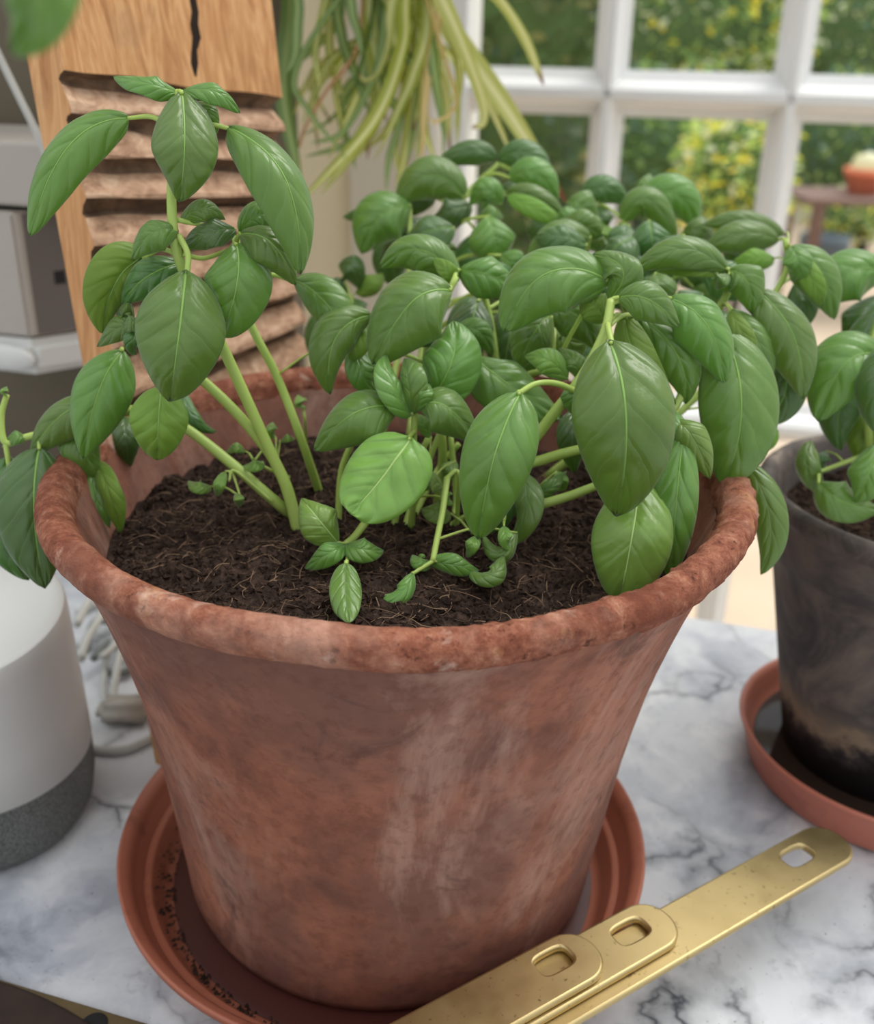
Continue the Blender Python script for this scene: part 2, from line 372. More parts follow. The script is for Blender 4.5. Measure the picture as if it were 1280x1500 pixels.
tag(box('wall_right', (1.40, -.02, ZF), (3.0, .14, 2.2), CREAM, M=DM), kind='structure')

# ================================================================== GARDEN
def leaf_scatter(name, rng, c, rad, n, size, mats, parent, shell=.35):
    V, Fc, mi = [], [], []
    for i in range(n):
        v = Vector((rng.gauss(0, 1), rng.gauss(0, 1), rng.gauss(0, 1))).normalized(); r = 1-shell*rng.random()**1.3
        r *= 1+.22*noise.noise(v*2.3+Vector(c))
        p = Vector((c[0]+v.x*rad[0]*r, c[1]+v.y*rad[1]*r, c[2]+v.z*rad[2]*r))
        if p.z < ZF: continue
        t = Vector((rng.uniform(-1, 1), rng.uniform(-1, 1), rng.uniform(-.8, .5))).normalized()
        s = t.cross(Vector((rng.uniform(-1, 1), rng.uniform(-1, 1), rng.uniform(-1, 1)))).normalized(); L = size*rng.uniform(.6, 1.4)
        o = len(V); V += [p, p+t*L*.5+s*L*.28, p+t*L, p+t*L*.5-s*L*.28]; Fc.append((o, o+1, o+2, o+3)); mi.append(rng.randrange(len(mats)))
    return mesh(name, V, Fc, mats, parent, smooth=False, mi=mi)
def gleaf(name, c):
    m = Mat(name, .45); m.col(c); tr = m.n('BsdfTranslucent'); tr.inputs[0].default_value = (min(1, c[0]*1.5), min(1, c[1]*1.4), c[2], 1)
    mx = m.n('MixShader'); mx.inputs[0].default_value = .35; m.L(m.b.outputs[0], mx.inputs[1]); m.L(tr.outputs[0], mx.inputs[2]); m.L(mx.outputs[0], m.out.inputs[0]); return m.m
G = {k: gleaf('garden_leaf_'+k, srgb(*v)) for k, v in dict(hedge=(78, 96, 62), dark=(100, 134, 82), deep=(82, 112, 90), mid=(146, 180, 102), olive=(140, 146, 100), light=(186, 208, 128), pale=(232, 238, 206), yellow=(246, 230, 74), gold=(246, 218, 110), blue=(98, 130, 124), orange=(226, 166, 96)).items()}  # pale leaves also carry bright sunlit flecks in their colour
BARK = plain('garden_bark', srgb(52, 46, 38), .9, .1, var=.3, sc=8)
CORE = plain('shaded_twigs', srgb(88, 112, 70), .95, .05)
def bush(name, label, c, rad, n, size, mats, seed, cat='shrub', group=None):
    rng = random.Random(seed)
    t = thing(name, (c[0], c[1], ZF-.03), label, cat, group)
    leaf_scatter('foliage', rng, c, rad, n, size, [G[m] for m in mats], t)
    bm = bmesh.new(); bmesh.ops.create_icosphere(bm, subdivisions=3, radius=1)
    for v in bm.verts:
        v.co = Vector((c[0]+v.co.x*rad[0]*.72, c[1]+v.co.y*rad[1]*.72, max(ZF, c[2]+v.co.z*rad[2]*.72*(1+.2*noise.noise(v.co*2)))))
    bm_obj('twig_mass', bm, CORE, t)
    V, Fc = [], []
    for i in range(5):
        a = rng.uniform(0, 6.28); x = c[0]+.08*math.cos(a); y = c[1]+.08*math.sin(a)
        tube_data([Vector((x, y, ZF-.03)), Vector((x+.05*math.cos(a), y+.05*math.sin(a), (ZF+c[2])/2)), Vector((c[0]+rad[0]*.4*math.cos(a), c[1]+rad[1]*.4*math.sin(a), c[2]))], .025, .012, 6, 4, V, Fc)
    mesh('trunk', V, Fc, BARK, t)
    return t
def at(px, py, Y): v = ony(px, py, Y); return (v.x, v.y, v.z)
bush('hedge', 'tall dark olive hedge seen through the leftmost panes', at(735, 130, 4.2), (.50, .5, 1.25), 4200, .075, ['hedge', 'hedge', 'deep', 'olive', 'hedge'], 1, 'hedge')
bush('hedge', 'high dense green hedge closing off the end of the garden', at(1000, 60, 11), (5.4, .7, 2.6), 9000, .16, ['dark', 'mid', 'deep', 'dark', 'light'], 2, 'hedge')
bush('garden_shrub', 'light green shrub with yellow blossom against the high hedge', at(985, 20, 8.7), (1.25, .40, .8), 3200, .085, ['mid', 'light', 'pale', 'yellow', 'dark', 'mid', 'light'], 3)
bush('garden_shrub', 'dark green rounded shrub beside the yellow one', at(962, 225, 6.4), (.60, .5, .55), 2200, .06, ['dark', 'deep', 'deep', 'mid'], 4)
bush('garden_shrub', 'bright yellow and lime leaved shrub beside the patio', at(1072, 262, 4.9), (.29, .40, .37), 1400, .055, ['yellow', 'light', 'mid', 'light', 'gold', 'pale', 'yellow', 'mid'], 5)
bush('garden_shrub', 'pale grey green bush behind the garden table', at(1300, 40, 9.6), (1.1, .45, .75), 1700, .07, ['pale', 'light', 'blue', 'olive', 'mid'], 6)
bush('garden_shrub', 'blue green bush directly behind the garden table', at(1250, 205, 7.6), (.80, .35, .5), 1900, .07, ['blue', 'dark', 'deep', 'light'], 7)
bush('garden_shrub', 'low pale lime plant growing just behind the garden table', at(1250, 312, 7.0), (.36, .20, .20), 1000, .05, ['light', 'pale', 'yellow', 'mid'], 8)
# garden table and planter
TBW = plain('weathered_table_board', srgb(118, 92, 82), .7, .3, var=.15)
tp = ony(1235, 283, 5.75)
gt = thing('garden_table', (tp.x+.2, tp.y, ZF-.03), 'brown slatted garden table standing on the patio', 'table')
for k in range(5): box('slat', (tp.x-.30, tp.y-.3+k*.125, tp.z-.035), (tp.x+1.2, tp.y-.3+k*.125+.105, tp.z), TBW, gt, .004)
for sx_ in (-.22, 1.12):
    for sy_ in (-.26, .26): box('leg', (tp.x+sx_-.03, tp.y+sy_-.03, ZF-.03), (tp.x+sx_+.03, tp.y+sy_+.03, tp.z-.036), TBW, gt, .004)
pp = ony(1266, 268, 5.75)
pl = thing('planter', (pp.x, pp.y, tp.z), 'small orange terracotta planter on the garden table', 'planter')
lathe('planter_body', [(0, 0), (0, .085), (.10, .11), (.10, .122), (.14, .125), (.14, .108), (.05, .09), (.05, 0)], (pp.x, pp.y, tp.z), plain('orange_clay', srgb(226, 128, 92), .8), pl, 32)
lathe('planter_plant', [(.10, .085), (.17, .09), (.21, .06), (.23, 0)], (pp.x, pp.y, tp.z), G['pale'], pl, 24)
bp = onz(1200, 400, ZF-.03); 
gp = thing('garden_pot', (bp.x, bp.y, ZF-.03), 'slate blue glazed pot on the sunny patio', 'pot')
lathe('pot_body', [(0, 0), (0, .13), (.20, .17), (.26, .165), (.26, .145), (.12, .12), (.12, 0)], (bp.x, bp.y, ZF-.03), plain('slate_glaze', srgb(84, 98, 108), .3), gp, 40)
lathe('pot_soil', [(.20, .14), (.21, 0)], (bp.x, bp.y, ZF-.03), SOIL, gp, 24)

# ================================================================== BIG TERRACOTTA POT
pot = thing('terracotta_pot', (0, 0, .012), 'large weathered terracotta pot with flared flaking rim', 'flower pot')
def wob(a, j, r, z):
    v = Vector((math.cos(a)*2.2, math.sin(a)*2.2, z*14)); k = noise.noise(v)
    return r*(1+.008*k), z + .0012*noise.noise(v*1.7+Vector((5, 1, 2)))*(1 if z > .15 else 0)
def wobr(a, j, r, z):
    d = Vector((math.cos(a), math.sin(a), z*6)); v = d*2.2
    k = noise.noise(v); rg = noise.noise(d*38)+.6*noise.noise(d*85)
    side = max(0, math.cos(a-.1))**.7                                                          # rougher where it has spalled
    return r*(1+.007*k)+.0012*rg*(.35+side), z+.0012*noise.noise(v*1.7)+.0009*noise.noise(d*50+Vector((3, 3, 3)))*(.35+side)
body = [(.010, 0), (.010, .0965), (.012, .1000), (.018, .1020), (.035, .1037), (.06, .1067), (.08, .1090), (.1, .1116), (.12, .1148), (.14, .1184), (.155, .1220), (.17, .1261), (.183, .1300), (.195, .1340), (.204, .1377), (.2105, .1408), (.2145, .1430), (.2170, .1440)]
inner = [(.2190, .1345), (.21, .1310), (.2, .1272), (.19, .1237), (.17, .1170), (.1, .1030), (.04, .095), (.03, .09), (.03, 0)]
for nm, pr in (('pot_body', body), ('pot_inner_wall', inner)):
    o = lathe(nm, pr, (0, 0, 0), TERRA, pot, 128, wob)
    for v in o.data.vertices: v.co.x -= .0047*max(0, 1-v.co.z/.21)                                 # thrown slightly off true
lip = [(.2150, .1432), (.2160, .1455), (.2180, .1478), (.2205, .1493), (.2232, .1500), (.2258, .1495), (.2280, .1480), (.2294, .1455), (.2298, .1425), (.2288, .1394), (.2265, .1368), (.223, .1352), (.2185, .1342)]
lathe('pot_rim', lip, (0, 0, 0), TERRIM, pot, 420, wobr)
# soil
def soil(name, c, R, z0, label, seed, nfib, mound=.004, amp=.0035):
    rng = random.Random(seed); V, Fc = [], []; nr, na = 90, 220
    for j in range(nr):
        r = R*(j/(nr-1))**.8
        for i in range(na):
            a = 2*math.pi*i/na; x, y = r*math.cos(a), r*math.sin(a); v = Vector((x, y, seed*.1))
            h = mound*(1-(r/R)**2) + amp*noise.noise(v*45) + amp*.8*noise.noise(v*120) + amp*.55*noise.noise(v*320) + .0035*noise.noise(v*18)
            V.append((c[0]+x, c[1]+y, z0+h))
    for j in range(nr-1):
        for i in range(na):
            k = (i+1) % na; Fc.append((j*na+i, j*na+k, (j+1)*na+k, (j+1)*na+i))
    o = mesh(name, V, Fc, [SOIL, FIB], None)
    tag(o, label, 'compost', kind='stuff')
    V, Fc, mi = [], [], []
    for i in range(nfib):                                                                          # crumbs
        r = R*.985*math.sqrt(rng.random()); a = rng.uniform(0, 6.283); x, y = r*math.cos(a), r*math.sin(a); v = Vector((x, y, seed*.1))
        h = z0+mound*(1-(r/R)**2) + amp*noise.noise(v*45)+amp*.8*noise.noise(v*120)+.0035*noise.noise(v*18); s = rng.uniform(.0006, .0027); b = len(V)
        m = Matrix.Rotation(rng.uniform(0, 6), 3, Vector((rng.gauss(0, 1), rng.gauss(0, 1), rng.gauss(0, 1))).normalized())
        for q in ((1, 0, 0), (-1, 0, 0), (0, 1, 0), (0, -1, 0), (0, 0, 1), (0, 0, -1)):
            w = m @ (Vector(q)*s*rng.uniform(.6, 1.2)); V.append((c[0]+x+w.x, c[1]+y+w.y, h+w.z+.0002))
        Fc += [(b+p, b+q, b+t) for p, q, t in ((0, 2, 4), (2, 1, 4), (1, 3, 4), (3, 0, 4), (2, 0, 5), (1, 2, 5), (3, 1, 5), (0, 3, 5))]; mi += [0]*8
    for i in range(nfib//9):                                                                       # root fibres
        r = R*.94*math.sqrt(rng.random()); a = rng.uniform(0, 6.283); x, y = r*math.cos(a), r*math.sin(a); p = Vector((x, y, 0)); th = rng.uniform(0, 6.283); pts = []
        Ln = rng.uniform(.004, .018)
        for k in range(4):
            rr = min(1, p.length/R); v = Vector((p.x, p.y, seed*.1))
            h = z0+mound*(1-rr*rr)+amp*noise.noise(v*45)+amp*.6*noise.noise(v*120)+.0035*noise.noise(v*18)+rng.uniform(.0002, .0022)
            pts.append(Vector((c[0]+p.x, c[1]+p.y, h))); th += rng.uniform(-.7, .7); p = p+Vector((math.cos(th), math.sin(th), 0))*Ln/3
            if p.length > R*.97: p *= R*.97/p.length
        n0 = len(Fc); tube_data(pts, rng.uniform(.00010, .00026), .00008, 3, 2, V, Fc); mi += [1]*(len(Fc)-n0)
    f = mesh('compost_crumbs', V, Fc, [SOIL, FIB], None, smooth=False, mi=mi)
    adopt(f, o); f['kind'] = 'stuff'
    return o
soil('potting_soil', (0, 0), .1252, .1960, 'dark fibrous compost filling the big terracotta pot', 3, 9000)
# saucer of the big pot
SX, SY = -.0070, -.0065
sau = thing('plant_saucer', (SX, SY, 0), 'orange terracotta saucer with ridged inside under the big pot', 'saucer')
lathe('saucer_dish', [(0, 0), (0, .106), (.003, .1095), (.018, .118), (.030, .1255), (.032, .1275), (.0335, .1295), (.0325, .1305), (.030, .1303), (.0285, .1288)], (SX, SY, 0), SAU, sau, 160)
lathe('saucer_inside', [(.0332, .1292), (.032, .1262), (.0285, .1235), (.021, .1212), (.0195, .1190), (.0200, .1165), (.0185, .1150), (.010, .1115), (.0075, .108), (.0072, .100), (.0085, .098), (.0072, .096), (.0070, 0)], (SX, SY, 0), SAU, sau, 160)
lathe('water_film', [(.0085, .1062), (.0090, .104), (.0090, 0)], (SX, SY, 0), WETRED, sau, 96)
rng = random.Random(8); V, Fc = [], []
for i in range(420):
    a = rng.uniform(2.6, 5.2); r = rng.uniform(.1055, .1135); s = rng.uniform(.0003, .0012); b = len(V); z = .0095+max(0, (r-.1085))*1.6
    x, y = SX+r*math.cos(a), SY+r*math.sin(a)
    V += [(x-s, y-s, z), (x+s, y-s*.7, z), (x+s*.4, y+s, z), (x, y, z+s)]; Fc += [(b, b+1, b+3), (b+1, b+2, b+3), (b+2, b, b+3)]
cr = mesh('soil_crumbs', V, Fc, SOIL, sau, smooth=False); cr['kind'] = 'stuff'

# ================================================================== DARK POT
KX, KY = .288, .092
dp = thing('dark_clay_pot', (KX, KY, .010), 'blackened clay pot with pale worn rim beside the big pot', 'flower pot')
lathe('pot_body', [(.010, 0), (.010, .054), (.013, .0575), (.03, .061), (.06, .0672), (.10, .0755), (.13, .0815), (.142, .084), (.1425, .0865), (.15, .088), (.165, .0905), (.168, .0915)], (KX, KY, 0), DARK, dp, 120, lambda a, j, r, z: (r*(1+.006*noise.noise(Vector((math.cos(a), math.sin(a), z*9)))), z))
def dark_rim():
    m = Mat('pale_worn_clay_rim', .7, 0, .3); a = m.noise(45, 5, .7, m.coord(), .5)
    m.col(m.ramp(a, ((.3, srgb(58, 52, 50)), (.55, srgb(98, 88, 82)), (.75, srgb(150, 136, 120))))); m.bump(a, .3, .001); return m.m
lathe('pot_rim', [(.168, .0912), (.170, .0945), (.174, .0962), (.178, .0955), (.1805, .0930), (.1805, .0895), (.178, .0868), (.170, .0850), (.15, .081), (.14, .079), (.10, .07)], (KX, KY, 0), dark_rim(), dp, 120)
soil('potting_soil', (KX, KY), .0830, .157, 'near black compost in the smaller dark pot', 5, 2200, .003)
s2 = thing('plant_saucer', (.2912, .086, 0), 'faded pink terracotta saucer holding water under the dark pot', 'saucer')
c2 = (.2912, .086, 0)
lathe('saucer_dish', [(0, 0), (0, .078), (.004, .082), (.020, .0866), (.027, .0892), (.0285, .0900), (.0295, .0893), (.0292, .0875), (.026, .0852), (.018, .083), (.010, .078), (.0085, .074), (.0080, 0)], c2, SAU2, s2, 128)
lathe('water', [(.0125, .0793), (.0128, .075), (.0128, 0)], c2, WATER, s2, 96)

# ================================================================== LEAVES AND STEMS
def prof(s, tip=.9, blunt=0.):
    w = max(0, math.sin(math.pi*min(1, s)**.84))**(tip*.64)
    if s > .72: w *= 1-.34*((s-.72)/.28)**2*(1-blunt)
    return w
_n = [0]; STEMPTS = {}
def leaf(plant, b, m, t, w, d, db=.004, dm=-.004, dt=.006, cup=.8, roll=0., pit=0., mats=None, under=False, wav=.0, blunt=0., tip=.78, up=.25, name='leaf', q=.0010, twist=0.):
    """b, m, t: base, middle and tip of the midrib; w: seen width; d: depth of the leaf (db, dm, dt added)"""
    mats = mats or LEAF; _n[0] += 1; ph = _n[0]*1.7
    A, Mi, T = P(*b, d+db), P(*m, d+dm), P(*t, d+dt); Cc = 2*Mi - .5*(A+T)
    big = w > 34; ns, nu = (48, 18) if w > 55 else ((32, 14) if big else (18, 8))
    Wd = w*d/F; top, bot, uv = [], [], []
    prev = None
    for i in range(ns+1):
        s = i/ns; c = A*(1-s)**2 + Cc*2*s*(1-s) + T*s*s
        tg = ((Cc-A)*(1-s)+(T-Cc)*s).normalized()
        n0 = (CAM-c).normalized()*(1-up) + Vector((0, 0, 1))*up
        n0 = (n0-tg*n0.dot(tg))
        if n0.length < .12 and prev is not None: n0 = prev
        n0.normalize(); prev = n0
        n = Matrix.Rotation(roll+twist*(s-.5), 3, tg) @ n0; sd = tg.cross(n)
        h = max(.012, prof(s, tip, blunt))*Wd*.5
        for k in range(nu+1):
            u = 2*k/nu-1; a = u*cup
            x = h*math.sin(a)/math.sin(cup) if cup > .01 else h*u
            z = -h*(1-math.cos(a))/max(.05, math.sin(cup))
            qv = s*4.7-abs(u*.5)**.75*2.7+.5*noise.noise(Vector((u*1.5, s*3, ph)))
            pk = abs(math.sin(math.pi*qv))**.6-.6
            edge = (1-abs(u))**.35 if abs(u) < 1 else 0
            z += q*(w/90)*pk*edge*min(1, abs(u)*4) * (1 if big else .6) - .0009*(w/90)*math.exp(-(u/.09)**2)
            z += wav*h*math.sin(s*11+ph+(1.7 if u > 0 else 0))*u*u
            z += .10*h*noise.noise(Vector((u*1.3+ph, s*3.1, ph)))*min(1, s*5)
            p = c + sd*x + n*z
            top.append(p); bot.append(p-n*.00035); uv.append((k/nu, s))
    N = (ns+1)*(nu+1); Fc, mi = [], []
    for i in range(ns):
        for k in range(nu):
            a = i*(nu+1)+k; f = (a, a+1, a+nu+2, a+nu+1); Fc.append(f); mi.append(1 if under else 0)
            Fc.append((N+f[0], N+f[3], N+f[2], N+f[1])); mi.append(0 if under else 1)
    rim = [k for k in range(nu+1)] + [i*(nu+1)+nu for i in range(1, ns+1)] + [ns*(nu+1)+k for k in range(nu-1, -1, -1)] + [i*(nu+1) for i in range(ns-1, 0, -1)]
    for i, a in enumerate(rim):
        c2_ = rim[(i+1) % len(rim)]; Fc.append((a, N+a, N+c2_, c2_)); mi.append(0)
    o = mesh(name, top+bot, Fc, list(mats), plant, mi=mi, uv=uv+uv)
    pts = STEMPTS.get(plant.name, [])
    if pts:                                                                                        # join the leaf to the nearest shoot
        near = min(pts, key=lambda p: (p-A).length+(.006 if p.z > A.z else 0)); L_ = (near-A).length
        if L_ > .0025:
            md = (A+near)*.5 + Vector((0, 0, .10*L_)); V_, F_ = tube_data([near, md, A+(Cc-A)*.04], .0011 if w > 45 else .0006, .0008 if w > 45 else .0004, 6, 5); mesh('petiole', V_, F_, STEM, plant)
    if w >= 56:
        k0 = nu//2; rib = [top[i*(nu+1)+k0] for i in range(0, int(ns*.93), 3)]
        V_, F_ = tube_data(rib, .00062*w/100, .00022, 5, 2); mesh('midrib', V_, F_, RIBP if mats is PALE else RIB, o)
    return o
def S(plant, pts, r0, r1, name='stem', mat=None):
    """pts: (x, y, depth) in the photo; a 'z' first point stands on the soil"""
    q = [onz(p[0], p[1], p[3]) if len(p) == 4 else P(*p) for p in pts]
    STEMPTS.setdefault(plant.name, []).extend(catmull(q, 10)); return tube(name, q, r0, r1, mat or STEM, plant, 8, 7)
def plant(px, py, z, label, group=None, name='basil_plant', cat='basil plant'):
    return thing(name, onz(px, py, z), label, cat, group)
ZS = .197
# ---- tall plant on the left of the pot
p1 = plant(437, 775, ZS, 'tallest basil plant, leaning in front of the ridged washboard')
S(p1, [(437, 780, 0, ZS), (420, 715, .438), (395, 660, .432), (322, 500, .412), (268, 395, .396), (253, 330, .388), (252, 250, .384), (258, 180, .381), (262, 132, .380)], .0027, .0014)
S(p1, [(435, 770, 0, ZS), (410, 690, .438), (360, 620, .430), (300, 560, .424), (262, 535, .42)], .0024, .0020)
S(p1, [(470, 728, 0, ZS), (440, 640, .45), (405, 550, .445), (365, 470, .437), (352, 400, .43), (345, 345, .425)], .0020, .0016)
S(p1, [(362, 440, .434), (375, 408, .432), (402, 403, .43), (430, 412, .43)], .0012, .0010, 'petiole')
S(p1, [(257, 195, .382), (225, 172, .382), (188, 173, .384)], .0011, .0008, 'petiole')
S(p1, [(258, 198, .382), (300, 182, .382), (335, 188, .384)], .0011, .0008, 'petiole')
S(p1, [(262, 345, .389), (275, 372, .388), (274, 402, .388)], .0013, .0011, 'petiole')
S(p1, [(258, 372, .392), (235, 365, .396), (212, 378, .404)], .0010, .0008, 'petiole')
S(p1, [(268, 372, .392), (300, 378, .398), (345, 362, .402)], .0010, .0008, 'petiole')
S(p1, [(258, 322, .389), (300, 330, .394), (345, 338, .402)], .0010, .0008, 'petiole')
leaf(p1, (262, 135), (216, 120), (166, 112), 38, .380, cup=.9, roll=.35, wav=.12)
leaf(p1, (266, 134), (312, 131), (352, 166), 36, .379, cup=.9, roll=-.4, wav=.12)
leaf(p1, (285, 150), (305, 165), (316, 200), 30, .384, cup=.6)
leaf(p1, (266, 134), (270, 213), (262, 296), 96, .373, dm=-.006, cup=1.0, wav=.03, tip=.7)
leaf(p1, (190, 172), (100, 213), (44, 346), 74, .382, db=.004, dm=-.004, dt=-.002, cup=1.25, roll=.25, tip=.72)
leaf(p1, (334, 185), (418, 262), (440, 402), 88, .380, dm=-.006, cup=1.2, roll=-.35, tip=.72)
leaf(p1, (262, 338), (222, 340), (193, 380), 52, .385, cup=1.1, roll=.2)
leaf(p1, (262, 326), (298, 305), (330, 322), 34, .390, cup=1.0)
leaf(p1, (346, 336), (305, 340), (266, 362), 44, .392, cup=.9, wav=.25, mats=DEEP)
leaf(p1, (350, 342), (380, 314), (414, 334), 48, .40, cup=.9)
leaf(p1, (350, 342), (398, 356), (433, 418), 62, .394, cup=1.1, roll=-.2)
leaf(p1, (345, 356), (347, 415), (322, 494), 100, .392, cup=1.0, blunt=1, tip=.62)
leaf(p1, (272, 396), (262, 488), (248, 588), 130, .383, dm=-.008, cup=.9, blunt=1, tip=.68)
leaf(p1, (236, 565), (232, 618), (230, 674), 84, .405, cup=.7, blunt=1, tip=.6, under=True)
leaf(p1, (214, 376), (172, 415), (152, 490), 82, .405, cup=.9, roll=-.7, under=True)
leaf(p1, (204, 372), (155, 405), (140, 480), 52, .408, cup=1.0, roll=.5, mats=DEEP)
leaf(p1, (268, 385), (215, 405), (178, 445), 58, .400, cup=1.0, mats=DEEP)
leaf(p1, (200, 485), (176, 478), (142, 508), 40, .405, cup=1.0, wav=.1)
leaf(p1, (196, 470), (182, 452), (170, 462), 30, .406, cup=1.0)
leaf(p1, (206, 470), (190, 470), (178, 482), 30, .400, cup=1.0)
leaf(p1, (205, 478), (195, 498), (200, 520), 30, .403, cup=.9, mats=DEEP)
leaf(p1, (430, 410), (478, 445), (525, 515), 62, .428, cup=1.1, roll=.35)
leaf(p1, (520, 500), (530, 545), (552, 575), 44, .440, cup=.8)
# ---- trailing shoots over the left rim
p2 = plant(440, 755, ZS, 'trailing basil shoot flopping over the rim towards the white speaker')
S(p2, [(437, 762, 0, ZS), (400, 732, .442), (340, 680, .440), (268, 625, .438), (215, 607, .436), (152, 604, .436), (90, 628, .436), (40, 640, .434), (8, 648, .432), (2, 610, .43), (10, 578, .428)], .0026, .0012)
S(p2, [(230, 604, .437), (190, 600, .437), (150, 612, .437), (100, 640, .438)], .0020, .0016)
S(p2, [(8, 648, .432), (14, 690, .434), (16, 720, .436)], .0012, .0008, 'petiole')
S(p2, [(178, 604, .436), (182, 560, .43), (178, 512, .425)], .0013, .0009, 'petiole')
leaf(p2, (180, 512), (142, 578), (122, 672), 88, .418, cup=1.0, roll=.15)
leaf(p2, (170, 592), (92, 606), (44, 672), 66, .428, cup=1.2, roll=.25)
leaf(p2, (100, 610), (118, 655), (150, 700), 56, .436, cup=.9)
leaf(p2, (134, 672), (142, 735), (158, 790), 50, .440, cup=.9, roll=-.15)
leaf(p2, (140, 675), (160, 725), (176, 782), 36, .438, cup=.8, roll=.5, under=True, wav=.15)
leaf(p2, (58, 655), (50, 750), (66, 862), 108, .425, cup=.9, mats=DEEP)
leaf(p2, (14, 668), (12, 760), (42, 850), 90, .432, cup=.9, mats=DEEP)
leaf(p2, (182, 608), (184, 645), (192, 684), 44, .470, cup=.9, mats=DEEP)
leaf(p2, (268, 568), (284, 612), (318, 632), 22, .470, cup=1.1, mats=DEEP)
leaf(p2, (40, 642), (22, 640), (2, 655), 22, .433, cup=.8)
leaf(p2, (10, 580), (6, 572), (10, 566), 12, .428, mats=PALE)
# ---- small bushy plant in the middle
p3 = plant(590, 775, ZS, 'short bushy basil plant at the centre of the big pot')
S(p3, [(602, 778, 0, ZS), (606, 710, .430), (606, 650, .424), (607, 600, .420)], .0016, .0013)
S(p3, [(607, 632, .422), (600, 640, .416), (592, 655, .410)], .0011, .0009, 'petiole')
leaf(p3, (583, 598), (524, 602), (460, 660), 86, .412, cup=1.0, roll=.2, tip=.7)
leaf(p3, (604, 608), (578, 562), (566, 520), 50, .413, cup=1.0, roll=.7)
leaf(p3, (604, 608), (596, 558), (592, 525), 50, .413, cup=1.0, roll=-.7)
leaf(p3, (628, 588), (662, 528), (664, 470), 88, .424, cup=.7, tip=.6)
leaf(p3, (612, 598), (652, 594), (702, 648), 78, .412, cup=1.0, roll=-.2)
leaf(p3, (606, 602), (620, 575), (628, 562), 30, .412, cup=.8, wav=.2)
leaf(p3, (602, 640), (562, 695), (512, 752), 122, .398, db=.006, dm=0, dt=-.004, cup=.5, blunt=1, tip=.55, mats=PALE, roll=.1)
# ---- stems standing in the middle
for i, (a, bb, c, dd) in enumerate([((495, 770), (500, 690), (520, 640), .455), ((535, 775), (548, 700), (552, 610), .47), ((575, 778), (590, 720), (628, 640), .455), ((590, 782), (610, 720), (650, 620), .465), ((655, 775), (668, 735), (660, 640), .47), ((548, 745), (545, 690), (552, 625), .49), ((600, 770), (640, 690), (672, 650), .48), ((660, 770), (700, 745), (735, 715), .455)]):
    S(p3, [(a[0], a[1], 0, ZS), (bb[0], bb[1], dd-.01), (c[0], c[1], dd-.015)], .0015, .0013)
# ---- seedling in front
p4 = plant(530, 795, ZS, 'low young basil seedling with small leaves at the front of the compost')
S(p4, [(560, 742, 0, ZS), (540, 760, .425), (520, 785, .412), (506, 797, .404)], .0019, .0014)
S(p4, [(506, 797, .404), (509, 812, .400), (508, 828, .396)], .0009, .0008, 'petiole')
S(p4, [(506, 797, .404), (498, 796, .404), (488, 790, .404)], .0009, .0007, 'petiole')
leaf(p4, (496, 795), (468, 762), (442, 730), 62, .400, cup=.9, mats=PALE)
leaf(p4, (506, 797), (478, 812), (446, 832), 36, .398, cup=.6)
leaf(p4, (506, 797), (532, 804), (562, 806), 40, .398, cup=.6)
leaf(p4, (507, 824), (506, 866), (512, 912), 48, .374, db=.012, dm=0, dt=-.012, cup=.6, wav=.05)
# ---- wilted shoot
p5 = plant(640, 800, ZS, 'wilted basil shoot with curled leaves lying on the compost')
S(p5, [(655, 700, .422), (648, 750, .412), (640, 790, .405), (634, 822, .400)], .0014, .0012)
S(p5, [(655, 700, .422), (668, 690, .424), (672, 705, .426), (668, 780, 0, ZS)], .0010, .0010)
S(p5, [(634, 822, .400), (618, 832, .398), (602, 842, .396)], .0009, .0007, 'petiole')
leaf(p5, (606, 838), (582, 868), (536, 866), 30, .388, cup=1.2, roll=.4, twist=1.6)
leaf(p5, (626, 824), (668, 828), (702, 835), 32, .400, cup=1.0, roll=.3, twist=-.8)
leaf(p5, (690, 835), (722, 838), (738, 812), 34, .398, cup=1.2, roll=-.3, twist=1.2)
leaf(p5, (632, 822), (615, 822), (604, 812), 26, .402, cup=.8)
leaf(p5, (765, 692), (768, 745), (740, 800), 48, .42, cup=1.0, roll=.5, twist=.9)
leaf(p5, (752, 690), (735, 745), (720, 782), 40, .43, cup=.9, mats=DEEP)
leaf(p5, (758, 778), (735, 808), (708, 782), 30, .408, cup=1.2, twist=1.2)
S(p5, [(745, 660, .425), (752, 690, .424), (760, 715, .422)], .0011, .0009, 'petiole')
leaf(p5, (768, 722), (805, 715), (830, 690), 24, .44, cup=.9, roll=.3, twist=1.0)
# ---- pale seed leaves scattered low down
p6 = plant(395, 690, ZS, 'tiny pale seedlings sprouting among the thick left stems', name='basil_seedling', cat='seedling')
S(p6, [(425, 700, 0, ZS), (400, 690, .445), (372, 676, .445)], .0008, .0006)
S(p6, [(448, 650, 0, .2), (447, 620, .50), (444, 598, .498)], .0008, .0006)
S(p6, [(400, 735, .438), (345, 690, .436), (335, 705, .434)], .0008, .0006)
S(p6, [(340, 690, .44), (348, 715, .436), (352, 728, .434)], .0006, .0005)
for b, m, t, w, d in [((385, 676), (372, 680), (356, 682), 22, .436), ((443, 596), (440, 588), (436, 578), 20, .495), ((330, 690), (320, 712), (318, 728), 18, .432), ((310, 712), (290, 712), (276, 704), 22, .44), ((346, 722), (350, 732), (350, 744), 16, .432), ((398, 650), (385, 640), (372, 646), 16, .448), ((404, 640), (398, 628), (400, 618), 18, .45), ((410, 645), (422, 640), (432, 642), 14, .45), ((360, 662), (345, 655), (330, 664), 16, .45)]:
    leaf(p6, b, m, t, w, d, cup=.6, mats=PALE)
p7 = plant(690, 770, ZS, 'pale heart shaped seed leaves among the centre stems', name='basil_seedling', cat='seedling')
